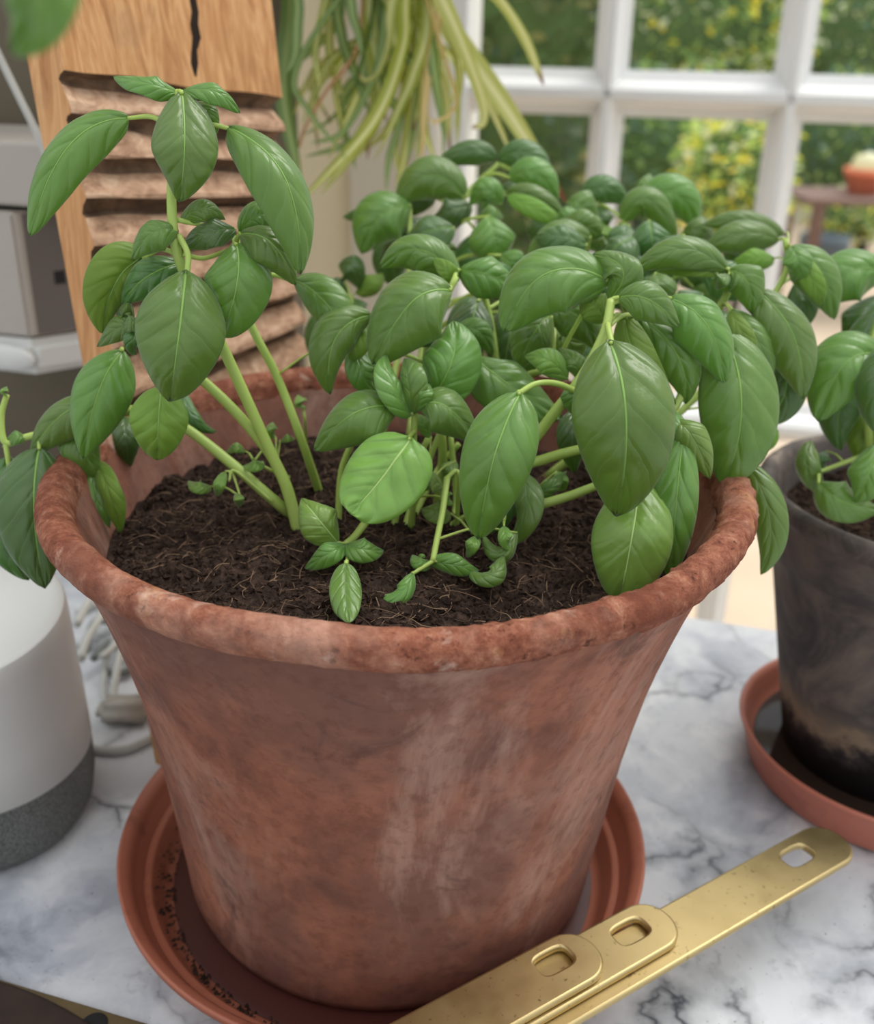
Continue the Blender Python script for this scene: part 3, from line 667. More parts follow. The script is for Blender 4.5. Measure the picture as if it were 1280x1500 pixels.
S(p7, [(600, 775, 0, ZS), (610, 735, .44), (625, 715, .436)], .0008, .0006)
S(p7, [(690, 790, 0, ZS), (695, 770, .425), (700, 760, .42)], .0008, .0006)
S(p7, [(770, 760, 0, ZS), (745, 735, .42), (738, 765, .414)], .0008, .0006)
for b, m, t, w, d in [((650, 712), (630, 705), (622, 718), 34, .43), ((660, 752), (640, 748), (618, 745), 38, .435), ((668, 675), (655, 690), (650, 705), 26, .45), ((700, 785), (690, 800), (682, 816), 22, .408), ((738, 770), (742, 790), (750, 802), 24, .405), ((662, 735), (655, 728), (648, 720), 20, .43), ((632, 640), (620, 620), (612, 606), 22, .43), ((815, 690), (822, 705), (818, 720), 22, .445)]:
    leaf(p7, b, m, t, w, d, cup=.5, mats=PALE)
# ---- big middle plant
p8 = plant(700, 742, ZS, 'broad leaved basil plant rising behind the centre stems')
S(p8, [(640, 745, 0, ZS), (648, 650, .458), (625, 540, .446), (635, 480, .440), (668, 405, .438)], .0022, .0014)
S(p8, [(700, 735, 0, ZS), (690, 640, .48), (755, 560, .465), (810, 540, .455)], .0020, .0014)
S(p8, [(700, 720, 0, ZS), (730, 600, .50), (720, 480, .49), (700, 400, .485)], .0020, .0014)
leaf(p8, (662, 425), (600, 444), (546, 534), 118, .418, dm=-.006, cup=1.0, roll=.15, blunt=.5, tip=.66)
leaf(p8, (672, 412), (615, 366), (556, 392), 60, .455, cup=1.0, wav=.06)
leaf(p8, (670, 416), (655, 398), (634, 378), 28, .447, cup=.5, under=True, roll=-.4)
leaf(p8, (672, 396), (715, 402), (762, 424), 66, .455, cup=1.0)
leaf(p8, (895, 412), (802, 398), (738, 486), 112, .415, dm=-.005, cup=1.0, roll=.2, blunt=.4, tip=.66)
leaf(p8, (808, 462), (782, 488), (758, 545), 64, .445, cup=1.0, roll=-.2)
leaf(p8, (798, 456), (845, 462), (872, 512), 76, .450, cup=1.1, wav=.1)
leaf(p8, (812, 478), (835, 510), (842, 535), 58, .462, cup=.5, mats=DEEP, under=True)
leaf(p8, (668, 482), (700, 484), (722, 520), 44, .462, cup=1.0)
leaf(p8, (698, 524), (745, 562), (824, 612), 86, .440, cup=.9, roll=-.15, tip=.66)
leaf(p8, (832, 556), (803, 526), (768, 522), 42, .425, cup=1.0, mats=PALE)
leaf(p8, (846, 556), (842, 530), (818, 510), 34, .428, cup=.9)
leaf(p8, (655, 480), (690, 465), (705, 490), 70, .49, cup=.8, mats=DEEP)
leaf(p8, (545, 462), (492, 496), (484, 578), 66, .425, cup=1.2, roll=-.3)
leaf(p8, (540, 466), (520, 500), (512, 530), 40, .434, cup=.9, under=True, roll=.5)
leaf(p8, (545, 520), (540, 545), (538, 575), 46, .45, cup=.8, mats=DEEP)
leaf(p8, (640, 490), (622, 494), (606, 500), 26, .432, cup=.8, mats=DEEP)
leaf(p8, (700, 440), (690, 480), (688, 520), 66, .475, cup=.8, mats=DEEP)
leaf(p8, (760, 440), (745, 500), (735, 560), 70, .495, cup=.8, mats=DEEP)
# ---- right plant
p9 = plant(760, 752, ZS, 'largest leaved basil plant spilling over the right of the rim')
S(p9, [(735, 765, 0, ZS), (752, 690, .430), (800, 620, .420), (850, 555, .412), (885, 488, .408), (895, 440, .410)], .0026, .0018)
S(p9, [(690, 770, 0, ZS), (745, 695, .432), (800, 672, .425), (850, 658, .42), (920, 640, .42), (985, 600, .428), (1010, 545, .432), (1030, 520, .434)], .0024, .0016)
S(p9, [(700, 765, 0, ZS), (770, 745, .43), (830, 728, .426), (880, 710, .424), (960, 690, .43), (1060, 670, .44), (1095, 678, .442)], .0024, .0014)
S(p9, [(848, 575, .41), (815, 562, .404), (785, 562, .398), (757, 578, .394)], .0013, .0011, 'petiole')
S(p9, [(890, 475, .406), (893, 490, .400), (898, 512, .394)], .0013, .0011, 'petiole')
leaf(p9, (762, 574), (724, 668), (700, 790), 108, .384, dm=-.006, cup=.85, roll=.12, blunt=.5, tip=.68)
leaf(p9, (893, 498), (918, 620), (902, 756), 150, .382, dm=-.010, dt=.010, cup=.8, blunt=.6, tip=.66, roll=-.08)
leaf(p9, (936, 705), (924, 795), (905, 884), 118, .396, db=.01, cup=.75, blunt=1, tip=.6, mats=PALE)
leaf(p9, (1000, 640), (990, 745), (982, 850), 66, .404, cup=.85, roll=-.1)
leaf(p9, (985, 600), (988, 640), (992, 700), 44, .412, cup=.8)
leaf(p9, (990, 616), (1018, 645), (1040, 702), 50, .408, cup=1.1, mats=PALE, wav=.08)
leaf(p9, (1062, 488), (1086, 600), (1058, 712), 116, .425, dm=-.006, cup=.85, roll=-.1, blunt=.5, tip=.66)
leaf(p9, (1092, 678), (1128, 760), (1114, 842), 50, .436, cup=1.0, roll=.15)
leaf(p9, (905, 436), (950, 438), (995, 478), 62, .405, cup=1.0)
leaf(p9, (980, 436), (1036, 476), (1062, 562), 82, .415, cup=1.1, roll=-.2, wav=.08)
leaf(p9, (936, 462), (992, 520), (1004, 592), 66, .424, cup=1.0, wav=.05)
leaf(p9, (914, 460), (935, 530), (990, 592), 56, .420, cup=.7, under=True, roll=.3)
leaf(p9, (850, 560), (846, 582), (850, 612), 50, .412, cup=.9)
leaf(p9, (842, 600), (838, 640), (842, 694), 46, .44, cup=.8, mats=DEEP)
leaf(p9, (892, 440), (912, 395), (868, 372), 58, .415, cup=.9, wav=.2, q=.0009)
leaf(p9, (890, 470), (870, 445), (850, 436), 50, .425, cup=.7, under=True)
leaf(p9, (1040, 560), (1050, 585), (1040, 640), 50, .44, cup=.8, mats=DEEP)
# ---- plant behind on the right
p10 = plant(820, 690, ZS, 'basil plant at the back right of the pot, reaching towards the dark pot')
S(p10, [(800, 700, 0, ZS), (900, 620, .49), (1000, 520, .475), (1060, 440, .465), (1068, 398, .462)], .0024, .0016)
S(p10, [(860, 690, .50), (1000, 600, .50), (1100, 480, .505), (1150, 400, .51), (1150, 350, .51)], .0022, .0014)
leaf(p10, (1066, 396), (1000, 364), (926, 398), 52, .45, cup=1.0, roll=.1)
leaf(p10, (1060, 398), (1025, 392), (960, 398), 26, .456, cup=.5, under=True)
leaf(p10, (1066, 396), (1094, 412), (1100, 460), 58, .45, cup=.9, wav=.2)
leaf(p10, (1108, 424), (1162, 490), (1176, 584), 80, .452, cup=1.1, roll=-.25)
leaf(p10, (1070, 452), (1112, 500), (1128, 562), 54, .452, cup=1.0, roll=-.3)
leaf(p10, (1068, 454), (1092, 495), (1108, 530), 30, .448, cup=.5, under=True)
leaf(p10, (1120, 470), (1152, 560), (1112, 622), 64, .472, cup=.8, mats=DEEP)
leaf(p10, (1155, 362), (1202, 396), (1222, 468), 70, .50, cup=1.1, roll=-.25)
leaf(p10, (1160, 366), (1190, 410), (1205, 450), 34, .498, cup=.5, under=True)
leaf(p10, (1158, 360), (1168, 385), (1160, 412), 44, .494, cup=.8)
leaf(p10, (1168, 410), (1174, 448), (1150, 494), 48, .52, cup=.8, mats=DEEP)
leaf(p10, (1150, 344), (1092, 322), (1030, 330), 34, .555, cup=1.0)
leaf(p10, (1142, 352), (1086, 342), (1030, 368), 50, .54, cup=1.0)
leaf(p10, (1080, 400), (1060, 405), (1040, 415), 40, .46, cup=.7, under=True)
leaf(p10, (1068, 402), (1055, 408), (1046, 420), 26, .446, cup=.9)
leaf(p10, (1135, 378), (1105, 378), (1070, 385), 34, .53, cup=.7, under=True)
leaf(p10, (1120, 615), (1125, 640), (1110, 660), 30, .48, cup=.7, under=True)
# ---- plants at the back
p11 = plant(560, 645, .2, 'softly blurred basil plant at the back left below the spider plant')
S(p11, [(600, 640, 0, .2), (620, 500, .57), (640, 380, .585), (680, 290, .60), (730, 240, .605)], .0022, .0014)
S(p11, [(560, 640, 0, .2), (590, 480, .56), (600, 380, .575), (600, 305, .585)], .0020, .0014)
S(p11, [(540, 640, 0, .2), (520, 520, .57), (515, 440, .58)], .0016, .0010)
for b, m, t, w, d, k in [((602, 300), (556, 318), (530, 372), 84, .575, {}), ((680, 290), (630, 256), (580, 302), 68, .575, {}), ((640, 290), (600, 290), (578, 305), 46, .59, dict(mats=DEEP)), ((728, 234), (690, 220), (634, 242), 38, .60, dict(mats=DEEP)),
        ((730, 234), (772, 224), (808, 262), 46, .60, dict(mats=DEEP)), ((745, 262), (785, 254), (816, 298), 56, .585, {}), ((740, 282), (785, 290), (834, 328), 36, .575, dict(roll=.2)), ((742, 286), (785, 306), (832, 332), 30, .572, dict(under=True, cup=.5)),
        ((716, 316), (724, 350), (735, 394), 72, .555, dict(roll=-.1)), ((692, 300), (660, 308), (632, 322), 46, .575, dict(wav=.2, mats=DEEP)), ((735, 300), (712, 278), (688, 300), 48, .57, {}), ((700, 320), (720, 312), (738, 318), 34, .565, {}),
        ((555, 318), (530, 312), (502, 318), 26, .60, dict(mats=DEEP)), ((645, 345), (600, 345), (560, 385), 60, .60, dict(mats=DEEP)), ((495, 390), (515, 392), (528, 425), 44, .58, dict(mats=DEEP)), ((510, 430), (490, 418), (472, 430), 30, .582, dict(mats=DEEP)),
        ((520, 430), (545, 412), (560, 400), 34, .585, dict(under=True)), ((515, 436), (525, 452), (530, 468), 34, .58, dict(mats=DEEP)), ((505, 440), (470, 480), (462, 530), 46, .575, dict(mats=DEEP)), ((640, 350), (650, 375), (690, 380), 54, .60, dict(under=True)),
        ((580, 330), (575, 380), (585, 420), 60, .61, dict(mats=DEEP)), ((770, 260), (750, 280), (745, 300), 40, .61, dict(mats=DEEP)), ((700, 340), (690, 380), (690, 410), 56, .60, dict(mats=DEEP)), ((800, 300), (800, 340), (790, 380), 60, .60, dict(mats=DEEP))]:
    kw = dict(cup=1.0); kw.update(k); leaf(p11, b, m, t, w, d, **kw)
p12 = plant(720, 645, .2, 'softly blurred basil plant at the back in front of the glazed door')
S(p12, [(720, 642, 0, .2), (800, 500, .56), (880, 380, .585), (920, 320, .60), (955, 275, .605)], .0022, .0014)
S(p12, [(760, 645, 0, .2), (880, 520, .55), (960, 420, .57), (1000, 345, .58)], .0020, .0014)
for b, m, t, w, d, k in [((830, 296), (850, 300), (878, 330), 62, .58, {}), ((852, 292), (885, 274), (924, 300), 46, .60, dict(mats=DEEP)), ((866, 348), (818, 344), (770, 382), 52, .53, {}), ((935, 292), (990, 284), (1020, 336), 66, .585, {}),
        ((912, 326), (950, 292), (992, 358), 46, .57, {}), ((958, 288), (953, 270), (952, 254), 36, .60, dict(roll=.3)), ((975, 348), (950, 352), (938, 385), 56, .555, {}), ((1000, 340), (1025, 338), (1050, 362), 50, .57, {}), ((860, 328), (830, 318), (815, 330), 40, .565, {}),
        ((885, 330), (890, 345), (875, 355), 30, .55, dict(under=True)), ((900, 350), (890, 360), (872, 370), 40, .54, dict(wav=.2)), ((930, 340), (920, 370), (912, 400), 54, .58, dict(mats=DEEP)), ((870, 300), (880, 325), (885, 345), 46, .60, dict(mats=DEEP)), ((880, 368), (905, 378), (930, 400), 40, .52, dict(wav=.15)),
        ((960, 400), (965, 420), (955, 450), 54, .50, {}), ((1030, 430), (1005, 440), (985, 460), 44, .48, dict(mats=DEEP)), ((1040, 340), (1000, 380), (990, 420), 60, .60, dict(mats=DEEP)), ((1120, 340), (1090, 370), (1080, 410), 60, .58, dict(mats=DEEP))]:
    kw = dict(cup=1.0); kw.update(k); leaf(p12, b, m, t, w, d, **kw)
# inner leaves filling the crown between them
rng = random.Random(21)
for i in range(46):
    x = rng.uniform(590, 1090); y = rng.uniform(330, 540) if x < 960 else rng.uniform(370, 520)
    if x < 700 and y > 470: continue
    a = rng.uniform(-.4, 3.5); L = rng.uniform(55, 90); d = rng.uniform(.51, .575)
    leaf(p12 if x > 800 else p11, (x-L*.5*math.cos(a), y-L*.4*math.sin(a)), (x, y-8), (x+L*.5*math.cos(a), y+L*.4*math.sin(a)), rng.uniform(44, 66), d, cup=rng.uniform(.7, 1.1), roll=rng.uniform(-.5, .5), mats=DEEP if rng.random() < .7 else LEAF)

# ---- basil in the dark pot
p13 = plant(1240, 735, .158, 'basil plant in the dark pot with broad drooping leaves')
S(p13, [(1270, 745, 0, .158), (1272, 640, .50), (1268, 540, .50), (1290, 460, .50), (1300, 400, .50)], .0022, .0014)
S(p13, [(1290, 760, 0, .158), (1320, 640, .48), (1325, 540, .47)], .0020, .0014)
S(p13, [(1262, 668, .505), (1230, 680, .50), (1198, 692, .497)], .0013, .0010, 'petiole')
for b, m, t, w, d, k in [((1300, 400), (1245, 398), (1196, 452), 84, .52, {}), ((1296, 524), (1240, 530), (1198, 618), 104, .47, dict(blunt=.5)), ((1268, 540), (1232, 590), (1232, 660), 66, .50, dict(mats=DEEP)), ((1290, 450), (1270, 500), (1262, 550), 60, .51, dict(mats=DEEP)),
        ((1300, 400), (1262, 400), (1235, 400), 40, .54, dict(mats=DEEP)), ((1188, 645), (1182, 690), (1212, 728), 36, .492, dict(roll=.4, twist=.8)), ((1198, 706), (1235, 735), (1290, 745), 60, .478, dict(roll=.2)), ((1285, 650), (1270, 700), (1250, 735), 60, .47, {}),
        ((1215, 510), (1200, 515), (1185, 530), 30, .53, dict(mats=DEEP)), ((1290, 600), (1265, 630), (1262, 680), 50, .505, dict(under=True)), ((1320, 500), (1290, 560), (1290, 640), 70, .46, dict(mats=DEEP)), ((1210, 660), (1205, 676), (1216, 690), 24, .505, dict(mats=DEEP)),
        ((1310, 430), (1260, 470), (1235, 500), 60, .54, dict(mats=DEEP)), ((1330, 520), (1335, 580), (1320, 640), 80, .48, {}), ((1340, 400), (1350, 440), (1345, 490), 80, .50, {})]:
    kw = dict(cup=1.0); kw.update(k); leaf(p13, b, m, t, w, d, **kw)

# ================================================================== WASHBOARD
wb_ = onz(228, 1118, 0)
def washboard():
    ru = RAD(30); u = Vector((math.sin(ru), math.cos(ru), 0)); k = Vector((-math.cos(ru), math.sin(ru), 0))*.024
    bl0 = wb_.copy(); bl1 = ony(28, 20, wb_.y+.045)                                  # back left edge, bottom and top of view
    e = (bl1-bl0)/(bl1.z-bl0.z)
    f0 = bl0 - k; nrm = u.cross(e).normalized()
    if nrm.dot(CAM-f0) < 0: nrm = -nrm
    def face(px, py):
        r = dirp(px, py); return CAM + r*((f0-CAM).dot(nrm)/r.dot(nrm))
    root = thing('washboard', bl0, 'chunky old pine washboard with deep worn ridges behind the big pot', 'washboard')
    Hh = .47; Wd = .160
    def fp(s, z): return f0 + e*z + u*(Wd*s)
    # frame coordinates (s, z) of the groove lines seen in the photograph
    def sz(p):
        d = p-f0; z = d.z; r = d-e*z; return r.dot(u)/Wd, z
    rows = []
    for g in range(9):
        l = sz(face(118+6*g, 103+58*g+1.8*g*g)); r = sz(face(416+4*g, 145+47*g))
        sl = (r[1]-l[1])/max(.2, (r[0]-l[0])); rows.append((l[1]-sl*l[0], sl))
    zr = [(Hh, 0)] + [(Hh*.5+rows[0][0]*.5, rows[0][1]*.5)] + rows
    pitch = rows[-2][0]-rows[-1][0]
    while zr[-1][0] > .06 + pitch: zr.append((zr[-1][0]-pitch*.9, zr[-1][1]*.8))
    zr.append((0, 0)); rng = random.Random(4)
    nc = 26; V, Fc, mi = [], [], []; lines = []
    def addline(zf, dep, m): lines.append((zf, dep, m))
    addline(zr[0], 0, 0); addline(zr[1], 0, 0)
    for i in range(2, len(zr)-2):
        z0, s0 = zr[i]; z1, s1 = zr[i+1]; g = lambda f: (z0+(z1-z0)*f, s0+(s1-s0)*f)
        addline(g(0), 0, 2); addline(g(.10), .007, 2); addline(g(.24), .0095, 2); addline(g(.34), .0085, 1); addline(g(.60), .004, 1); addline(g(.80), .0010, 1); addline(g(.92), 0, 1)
    addline(zr[-2], 0, 0); addline(zr[-1], 0, 0)
    for j, ((z, sl), dep, m) in enumerate(lines):
        for c in range(nc+1):
            s = c/nc; zz = z+sl*s if 0 < j < len(lines)-1 else z
            v = Vector((s*3, j*.45, 1)); zz += .0022*noise.noise(v*1.3) if dep or m else 0
            dd = dep*(1+.35*noise.noise(v*2)) + (.0010*noise.noise(Vector((s*9, j*2.1, 7))) if m else 0)
            if j > 0: dd *= min(1, .45+s*9)
            V.append(fp(s, max(0, zz)) - nrm*dd)
    for j in range(len(lines)-1):
        for c in range(nc):
            a = j*(nc+1)+c; Fc.append((a, a+nc+1, a+nc+2, a+1)); mi.append(lines[j][2])
    # back and sides
    n0 = len(V); nl = len(lines)
    for j in range(nl):
        for c in (0, nc): V.append(V[j*(nc+1)+c]*0 + fp(c/nc, 0) - fp(c/nc, 0) + (fp(c/nc, max(0, lines[j][0][0]+(lines[j][0][1]*c/nc if 0 < j < nl-1 else 0))) + k))
    for j in range(nl-1):
        a = j*(nc+1); Fc.append((a, n0+2*j, n0+2*j+2, a+nc+1)); mi.append(0)
        a = j*(nc+1)+nc; Fc.append((a, a+nc+1, n0+2*j+3, n0+2*j+1)); mi.append(0)
        Fc.append((n0+2*j, n0+2*j+1, n0+2*j+3, n0+2*j+2)); mi.append(0)
    Fc.append(tuple(range(nc+1))+(n0+1, n0)); mi.append(0)
    Fc.append(tuple((nl-1)*(nc+1)+c for c in range(nc, -1, -1))+(n0+2*nl-2, n0+2*nl-1)); mi.append(0)
    o = mesh('board', V, Fc, [WOOD, WORN, SHADE_SOOT], root, smooth=False, mi=mi)
    # the dark split in the upper panel
    sp = [face(285+6*noise.noise(Vector((i*.7, 0, 0))), -40+i*19) for i in range(9)]; V, Fc = [], []
    for i, p in enumerate(sp):
        wd = (.0028+.0012*noise.noise(Vector((i*.9, 3, 0))))*(1 if i < 8 else .25)
        for s in (-1, 1):
            V.append(p+u*wd*s+nrm*.0003)
    for i in range(8): Fc.append((2*i, 2*i+1, 2*i+3, 2*i+2))
    mesh('split', V, Fc, plain('dark_split_wood', srgb(48, 38, 32), .9, .1, var=.4, sc=90), root, smooth=False)
    return root
washboard()

# ================================================================== SMART SPEAKER
scx, scy = -.226, .030
sp = thing('smart_speaker', (scx, scy, 0), 'white cylindrical smart speaker with grey fabric base beside the big pot', 'speaker')
lathe('fabric_base', [(.0015, 0), (.0015, .047), (.004, .0505), (.012, .0545), (.025, .0568), (.044, .0572)], (scx, scy, 0), FABRIC, sp, 96)
lathe('foot_ring', [(0, 0), (0, .045), (.003, .0475)], (scx, scy, 0), BLACK, sp, 64)
def slant(a, j, r, z):
    f = max(0, (z-.044)/.086); return r, z + f*(.16*r*math.sin(a)-.01*r*math.cos(a))
lathe('white_shell', [(.0435, .0566), (.0445, .0574), (.07, .0568), (.10, .0558), (.118, .0551), (.1255, .0546), (.128, .0538)], (scx, scy, 0), WHITEP, sp, 96, slant)
lathe('touch_top', [(.128, .0538), (.1293, .052), (.1296, .048), (.1280, .03), (.1275, 0)], (scx, scy, 0), WHITEP, sp, 96, slant)
# ================================================================== PLUG ADAPTERS ON THE LEFT WALL
ad = thing('plug_adapter', ony(40, 420, .33), 'stacked white plug adapters on the shaded wall above the speaker', 'plug adapter')
def frame(px, py, Y): c = ony(px, py, Y); return Matrix(((ed.x, n_.x, 0, c.x), (ed.y, n_.y, 0, c.y), (0, 0, 1, c.z), (0, 0, 0, 1)))
MA = frame(47, 400, .30)
sc_ = .74/F
box('upper_adapter', (-.13, -.01, .046), (.042, .108, .088), GREYP, ad, .003, MA)
box('gap_line', (-.118, .004, .0425), (.036, .104, .0462), BLACK, ad, 0, MA)
def prism(name, poly, z0, z1, M, mat, par, bev=.002):
    bm = bmesh.new(); lo = [bm.verts.new((x, y, z0)) for x, y in poly]; hi = [bm.verts.new((x, y, z1)) for x, y in poly]; n = len(poly)
    bm.faces.new(lo[::-1]); bm.faces.new(hi)
    for i in range(n): bm.faces.new((lo[i], lo[(i+1) % n], hi[(i+1) % n], hi[i]))
    bmesh.ops.recalc_face_normals(bm, faces=bm.faces[:])
    if bev: bmesh.ops.bevel(bm, geom=bm.edges[:], offset=bev, segments=2, affect='EDGES')
    bm.transform(M); return bm_obj(name, bm, mat, par)
prism('lower_adapter', [(-.13, -.012), (0, -.012), (.034, .035), (.034, .108), (-.13, .108)], -.043, .0425, MA, GREYP, ad)
prism('adapter_foot', [(-.13, -.016), (.002, -.016), (.036, .032), (.036, .108), (-.13, .108)], -.070, -.0445, MA, WHITEP, ad, .006)
prism('darker_side_face', [(.0035, -.0075), (.0333, .0337), (.0325, .0345), (.0027, -.0067)], -.0415, .0410, MA, plain('mid_grey_face', srgb(104, 97, 92), .5), ad, 0)  # thin sheet colouring the adapter's angled side darker than its front
prism('side_socket', [(.0135, .0057), (.0180, .0119), (.0165, .0130), (.0120, .0070)], -.008, .001, MA, BLACK, ad, 0)
bm = bmesh.new(); bmesh.ops.create_uvsphere(bm, u_segments=24, v_segments=12, radius=1)
bm.transform(MA @ Matrix.Translation((-.022, -.015, -.058)) @ Matrix.Diagonal((.026, .005, .0095, 1))); bm_obj('thumb_recess', bm, WHITEP, ad, True)
cb = [ony(-30, 20, .27), ony(5, 95, .268), ony(32, 150, .264), ony(58, 205, .26), ony(95, 300, .255), ony(150, 420, .25), ony(190, 560, .25)]
tag(tube('power_cable', cb, .0022, .0022, CABLE), 'thin white cable slanting down behind the washboard', 'cable')
# cables heaped on the worktop behind the speaker
def wire(label, pts, r=.0022):
    q = [onz(x, y, z) for x, y, z in pts]; o = tube('power_cable', q, r, r, CABLE, None, 8, 8); return tag(o, label, 'cable', None)
wire('grey cable bent into a tight loop between speaker and washboard', [(185, 935, .012), (160, 950, .009), (152, 1000, .006), (158, 1035, .004), (185, 1044, .004), (215, 1030, .004), (240, 1000, .006)])
wire('pale cable stub lying inside the tight grey loop', [(176, 955, .016), (170, 990, .014), (167, 1020, .012), (185, 1028, .011), (215, 1012, .010), (245, 985, .010)], .0026)
wire('grey cable running up steeply beside the white speaker', [(118, 965, .02), (128, 935, .022), (146, 905, .024), (165, 870, .026), (190, 830, .03)], .003)
wire('darker cable behind the steep one beside the speaker', [(112, 915, .03), (130, 880, .034), (150, 850, .036), (170, 815, .04)], .003)
wire('grey cable crossing the worktop near the foot of the washboard', [(120, 1092, .003), (150, 1100, .003), (185, 1098, .003), (215, 1085, .003), (250, 1065, .003)], .0028)
CABLE_SHADE = plain('shade_dark_cable_sheath', srgb(112, 116, 112), .55, .4)  # extra cables added below; dark sheath stands in for shade in the gap
rng = random.Random(31)
for i in range(7):
    x0 = 118+i*9; y0 = 900+rng.uniform(0, 90); q = []
    for k in range(6):
        q.append(onz(x0+k*17+rng.uniform(-8, 8), y0+rng.uniform(-14, 14)-k*(14 if i % 2 else 6), .004+.0048*(i % 4)+.004*k/5))
    tag(tube('power_cable', q, .0026, .0026, CABLE_SHADE if i % 3 else CABLE, None, 8, 8), ('dark grey cable added to darken the tangle heaped between speaker and washboard' if i % 3 else 'light grey cable added to the tangle heaped between speaker and washboard'), 'cable', 'cables added to darken the gap behind the speaker')
pd = thing('plug', onz(170, 1080, 0), 'rounded white plug resting among the cables behind the speaker', 'plug')
bm = bmesh.new(); bmesh.ops.create_cube(bm, size=1); bm.transform(Matrix.Diagonal((.034, .022, .014, 1))); bmesh.ops.bevel(bm, geom=bm.edges[:], offset=.005, segments=3, affect='EDGES')
q = onz(172, 1082, 0); bm.transform(Matrix.Translation((q.x, q.y+.02, .0075))); bm_obj('plug_body', bm, GREYP, pd, True)
# small black specks are crumbs; none are built singly

# ================================================================== SPIDER PLANT
def strap_mat(name, edge, mid, dry=None):
    m = Mat(name, .45); uv = m.n('UVMap'); s = m.n('SeparateXYZ'); m.L(uv.outputs[0], s.inputs[0])
    U = m.math('ABSOLUTE', m.math('SUBTRACT', s.outputs[0], .5)); c = m.mix(m.ramp(U, ((.10, BW[0]), (.22, BW[1]))), mid, edge)
    if dry: c = m.mix(m.ramp(s.outputs[1], ((.90, BW[0]), (.97, BW[1]))), c, dry)
    m.col(c); tr = m.n('BsdfTranslucent'); m.L(c, tr.inputs[0]); mx = m.n('MixShader'); mx.inputs[0].default_value = .4
    m.L(m.b.outputs[0], mx.inputs[1]); m.L(tr.outputs[0], mx.inputs[2]); m.L(mx.outputs[0], m.out.inputs[0]); return m.m
SP = [strap_mat('spider_leaf', srgb(164, 172, 64), srgb(224, 224, 156)), strap_mat('spider_leaf_green', srgb(110, 138, 70), srgb(160, 180, 112)), strap_mat('spider_leaf_pale', srgb(186, 190, 104), srgb(226, 224, 164), srgb(120, 62, 40)), strap_mat('spider_leaf_dry', srgb(196, 172, 110), srgb(224, 200, 140))]
crown = P(585, -150, .80)
sp_root = thing('spider_plant', crown, 'hanging spider plant with long striped arching leaves', 'spider plant')
def strap(pts, w, mat, d0=.80, seed=0, tw=.5):
    rng = random.Random(seed); q = [P(585+rng.uniform(-25, 25), -150, .80)] + [P(x, y, d) for x, y, d in [(p[0], p[1], p[2] if len(p) > 2 else d0) for p in pts]]
    c = catmull(q, 9); m = len(c); V, Fc, uv = [], [], []; ph = rng.uniform(-.7, .7)
    for i, p in enumerate(c):
        T = (c[min(i+1, m-1)]-c[max(i-1, 0)]).normalized(); n = (CAM-p).normalized(); n = (n-T*n.dot(T)).normalized()
        n = Matrix.Rotation(ph+tw*math.sin(i/m*4+seed), 3, T) @ n; s = T.cross(n); t = i/(m-1)
        h = w*1.45*d0/F*.5*(min(1, .55+t*2)*(1-t**4)**.8+.02)
        for k, u in enumerate((-1, -.5, 0, .5, 1)):
            V.append(p+s*(h*u)-n*(h*.35*(1-abs(u)))); uv.append(((u+1)/2, t))
    for i in range(m-1):
        for k in range(4):
            a = i*5+k; Fc.append((a, a+1, a+6, a+5))
    return mesh('leaf', V, Fc, SP[mat], sp_root, uv=uv)
straps = [([(592, 0), (588, 70), (545, 180), (440, 295)], 20, 0), ([(605, 0), (580, 90), (540, 190), (470, 285)], 16, 0), ([(620, 0), (612, 90), (600, 190), (580, 285)], 17, 0), ([(640, -10), (632, 70), (622, 150), (618, 245)], 11, 3), ([(640, -30), (662, 40), (740, 155), (832, 300)], 25, 2),
    ([(640, -20), (672, 55), (704, 140), (708, 178), (690, 188)], 17, 2), ([(690, -40), (735, 5), (770, 60), (797, 126)], 17, 2), ([(650, 10), (690, 90), (725, 170), (752, 235)], 12, 2), ([(440, -60), (422, 40), (415, 130), (425, 200), (442, 270)], 20, 1), ([(430, -60), (408, 20), (408, 90), (420, 165)], 15, 1), ([(450, -60), (436, 20), (432, 80), (415, 112)], 14, 1),
    ([(500, -20), (500, 50), (520, 110), (545, 175)], 12, 1), ([(510, -40), (495, 30), (465, 65), (438, 92)], 12, 1), ([(490, -30), (470, 30), (462, 80), (470, 130)], 10, 0), ([(495, -30), (482, 60), (492, 110), (502, 140)], 10, 0), ([(575, 0), (570, 60), (555, 105), (535, 118), (524, 106)], 13, 2), ([(560, -20), (545, 60), (528, 120), (530, 60+60)], 16, 1),
    ([(545, 20), (530, 110), (490, 170), (440, 200)], 9, 1), ([(560, 60), (535, 140), (500, 195), (455, 210)], 9, 1), ([(560, 100), (545, 170), (510, 210), (446, 230)], 9, 1), ([(480, 20), (432, 110), (450, 160), (510, 235)], 7, 1), ([(560, 100), (585, 170), (570, 230), (565, 280)], 9, 1), ([(600, 60), (590, 160), (580, 220), (586, 262)], 9, 0), ([(630, 60), (640, 130), (650, 190), (648, 230)], 12, 1), ([(650, 20), (668, 90), (672, 160), (668, 215)], 9, 0),
    ([(650, 80), (668, 150), (640, 178), (628, 172)], 7, 3), ([(618, 130), (622, 190), (630, 215), (640, 240)], 9, 0), ([(560, -20), (560, 20), (552, 50), (555, 95)], 13, 3), ([(555, -40), (575, 20), (580, 60), (592, 100)], 15, 0), ([(600, -40), (606, 30), (602, 60), (604, 85)], 16, 2), ([(520, -40), (515, 10), (525, 50), (530, 80)], 11, 1), ([(540, 0), (555, 110), (550, 180), (520, 235)], 14, 0), ([(610, 40), (600, 120), (575, 180), (530, 225)], 15, 0), ([(625, 20), (605, 110), (588, 150), (560, 215)], 13, 0), ([(612, 30), (616, 110), (606, 180), (596, 240)], 10, 1)]
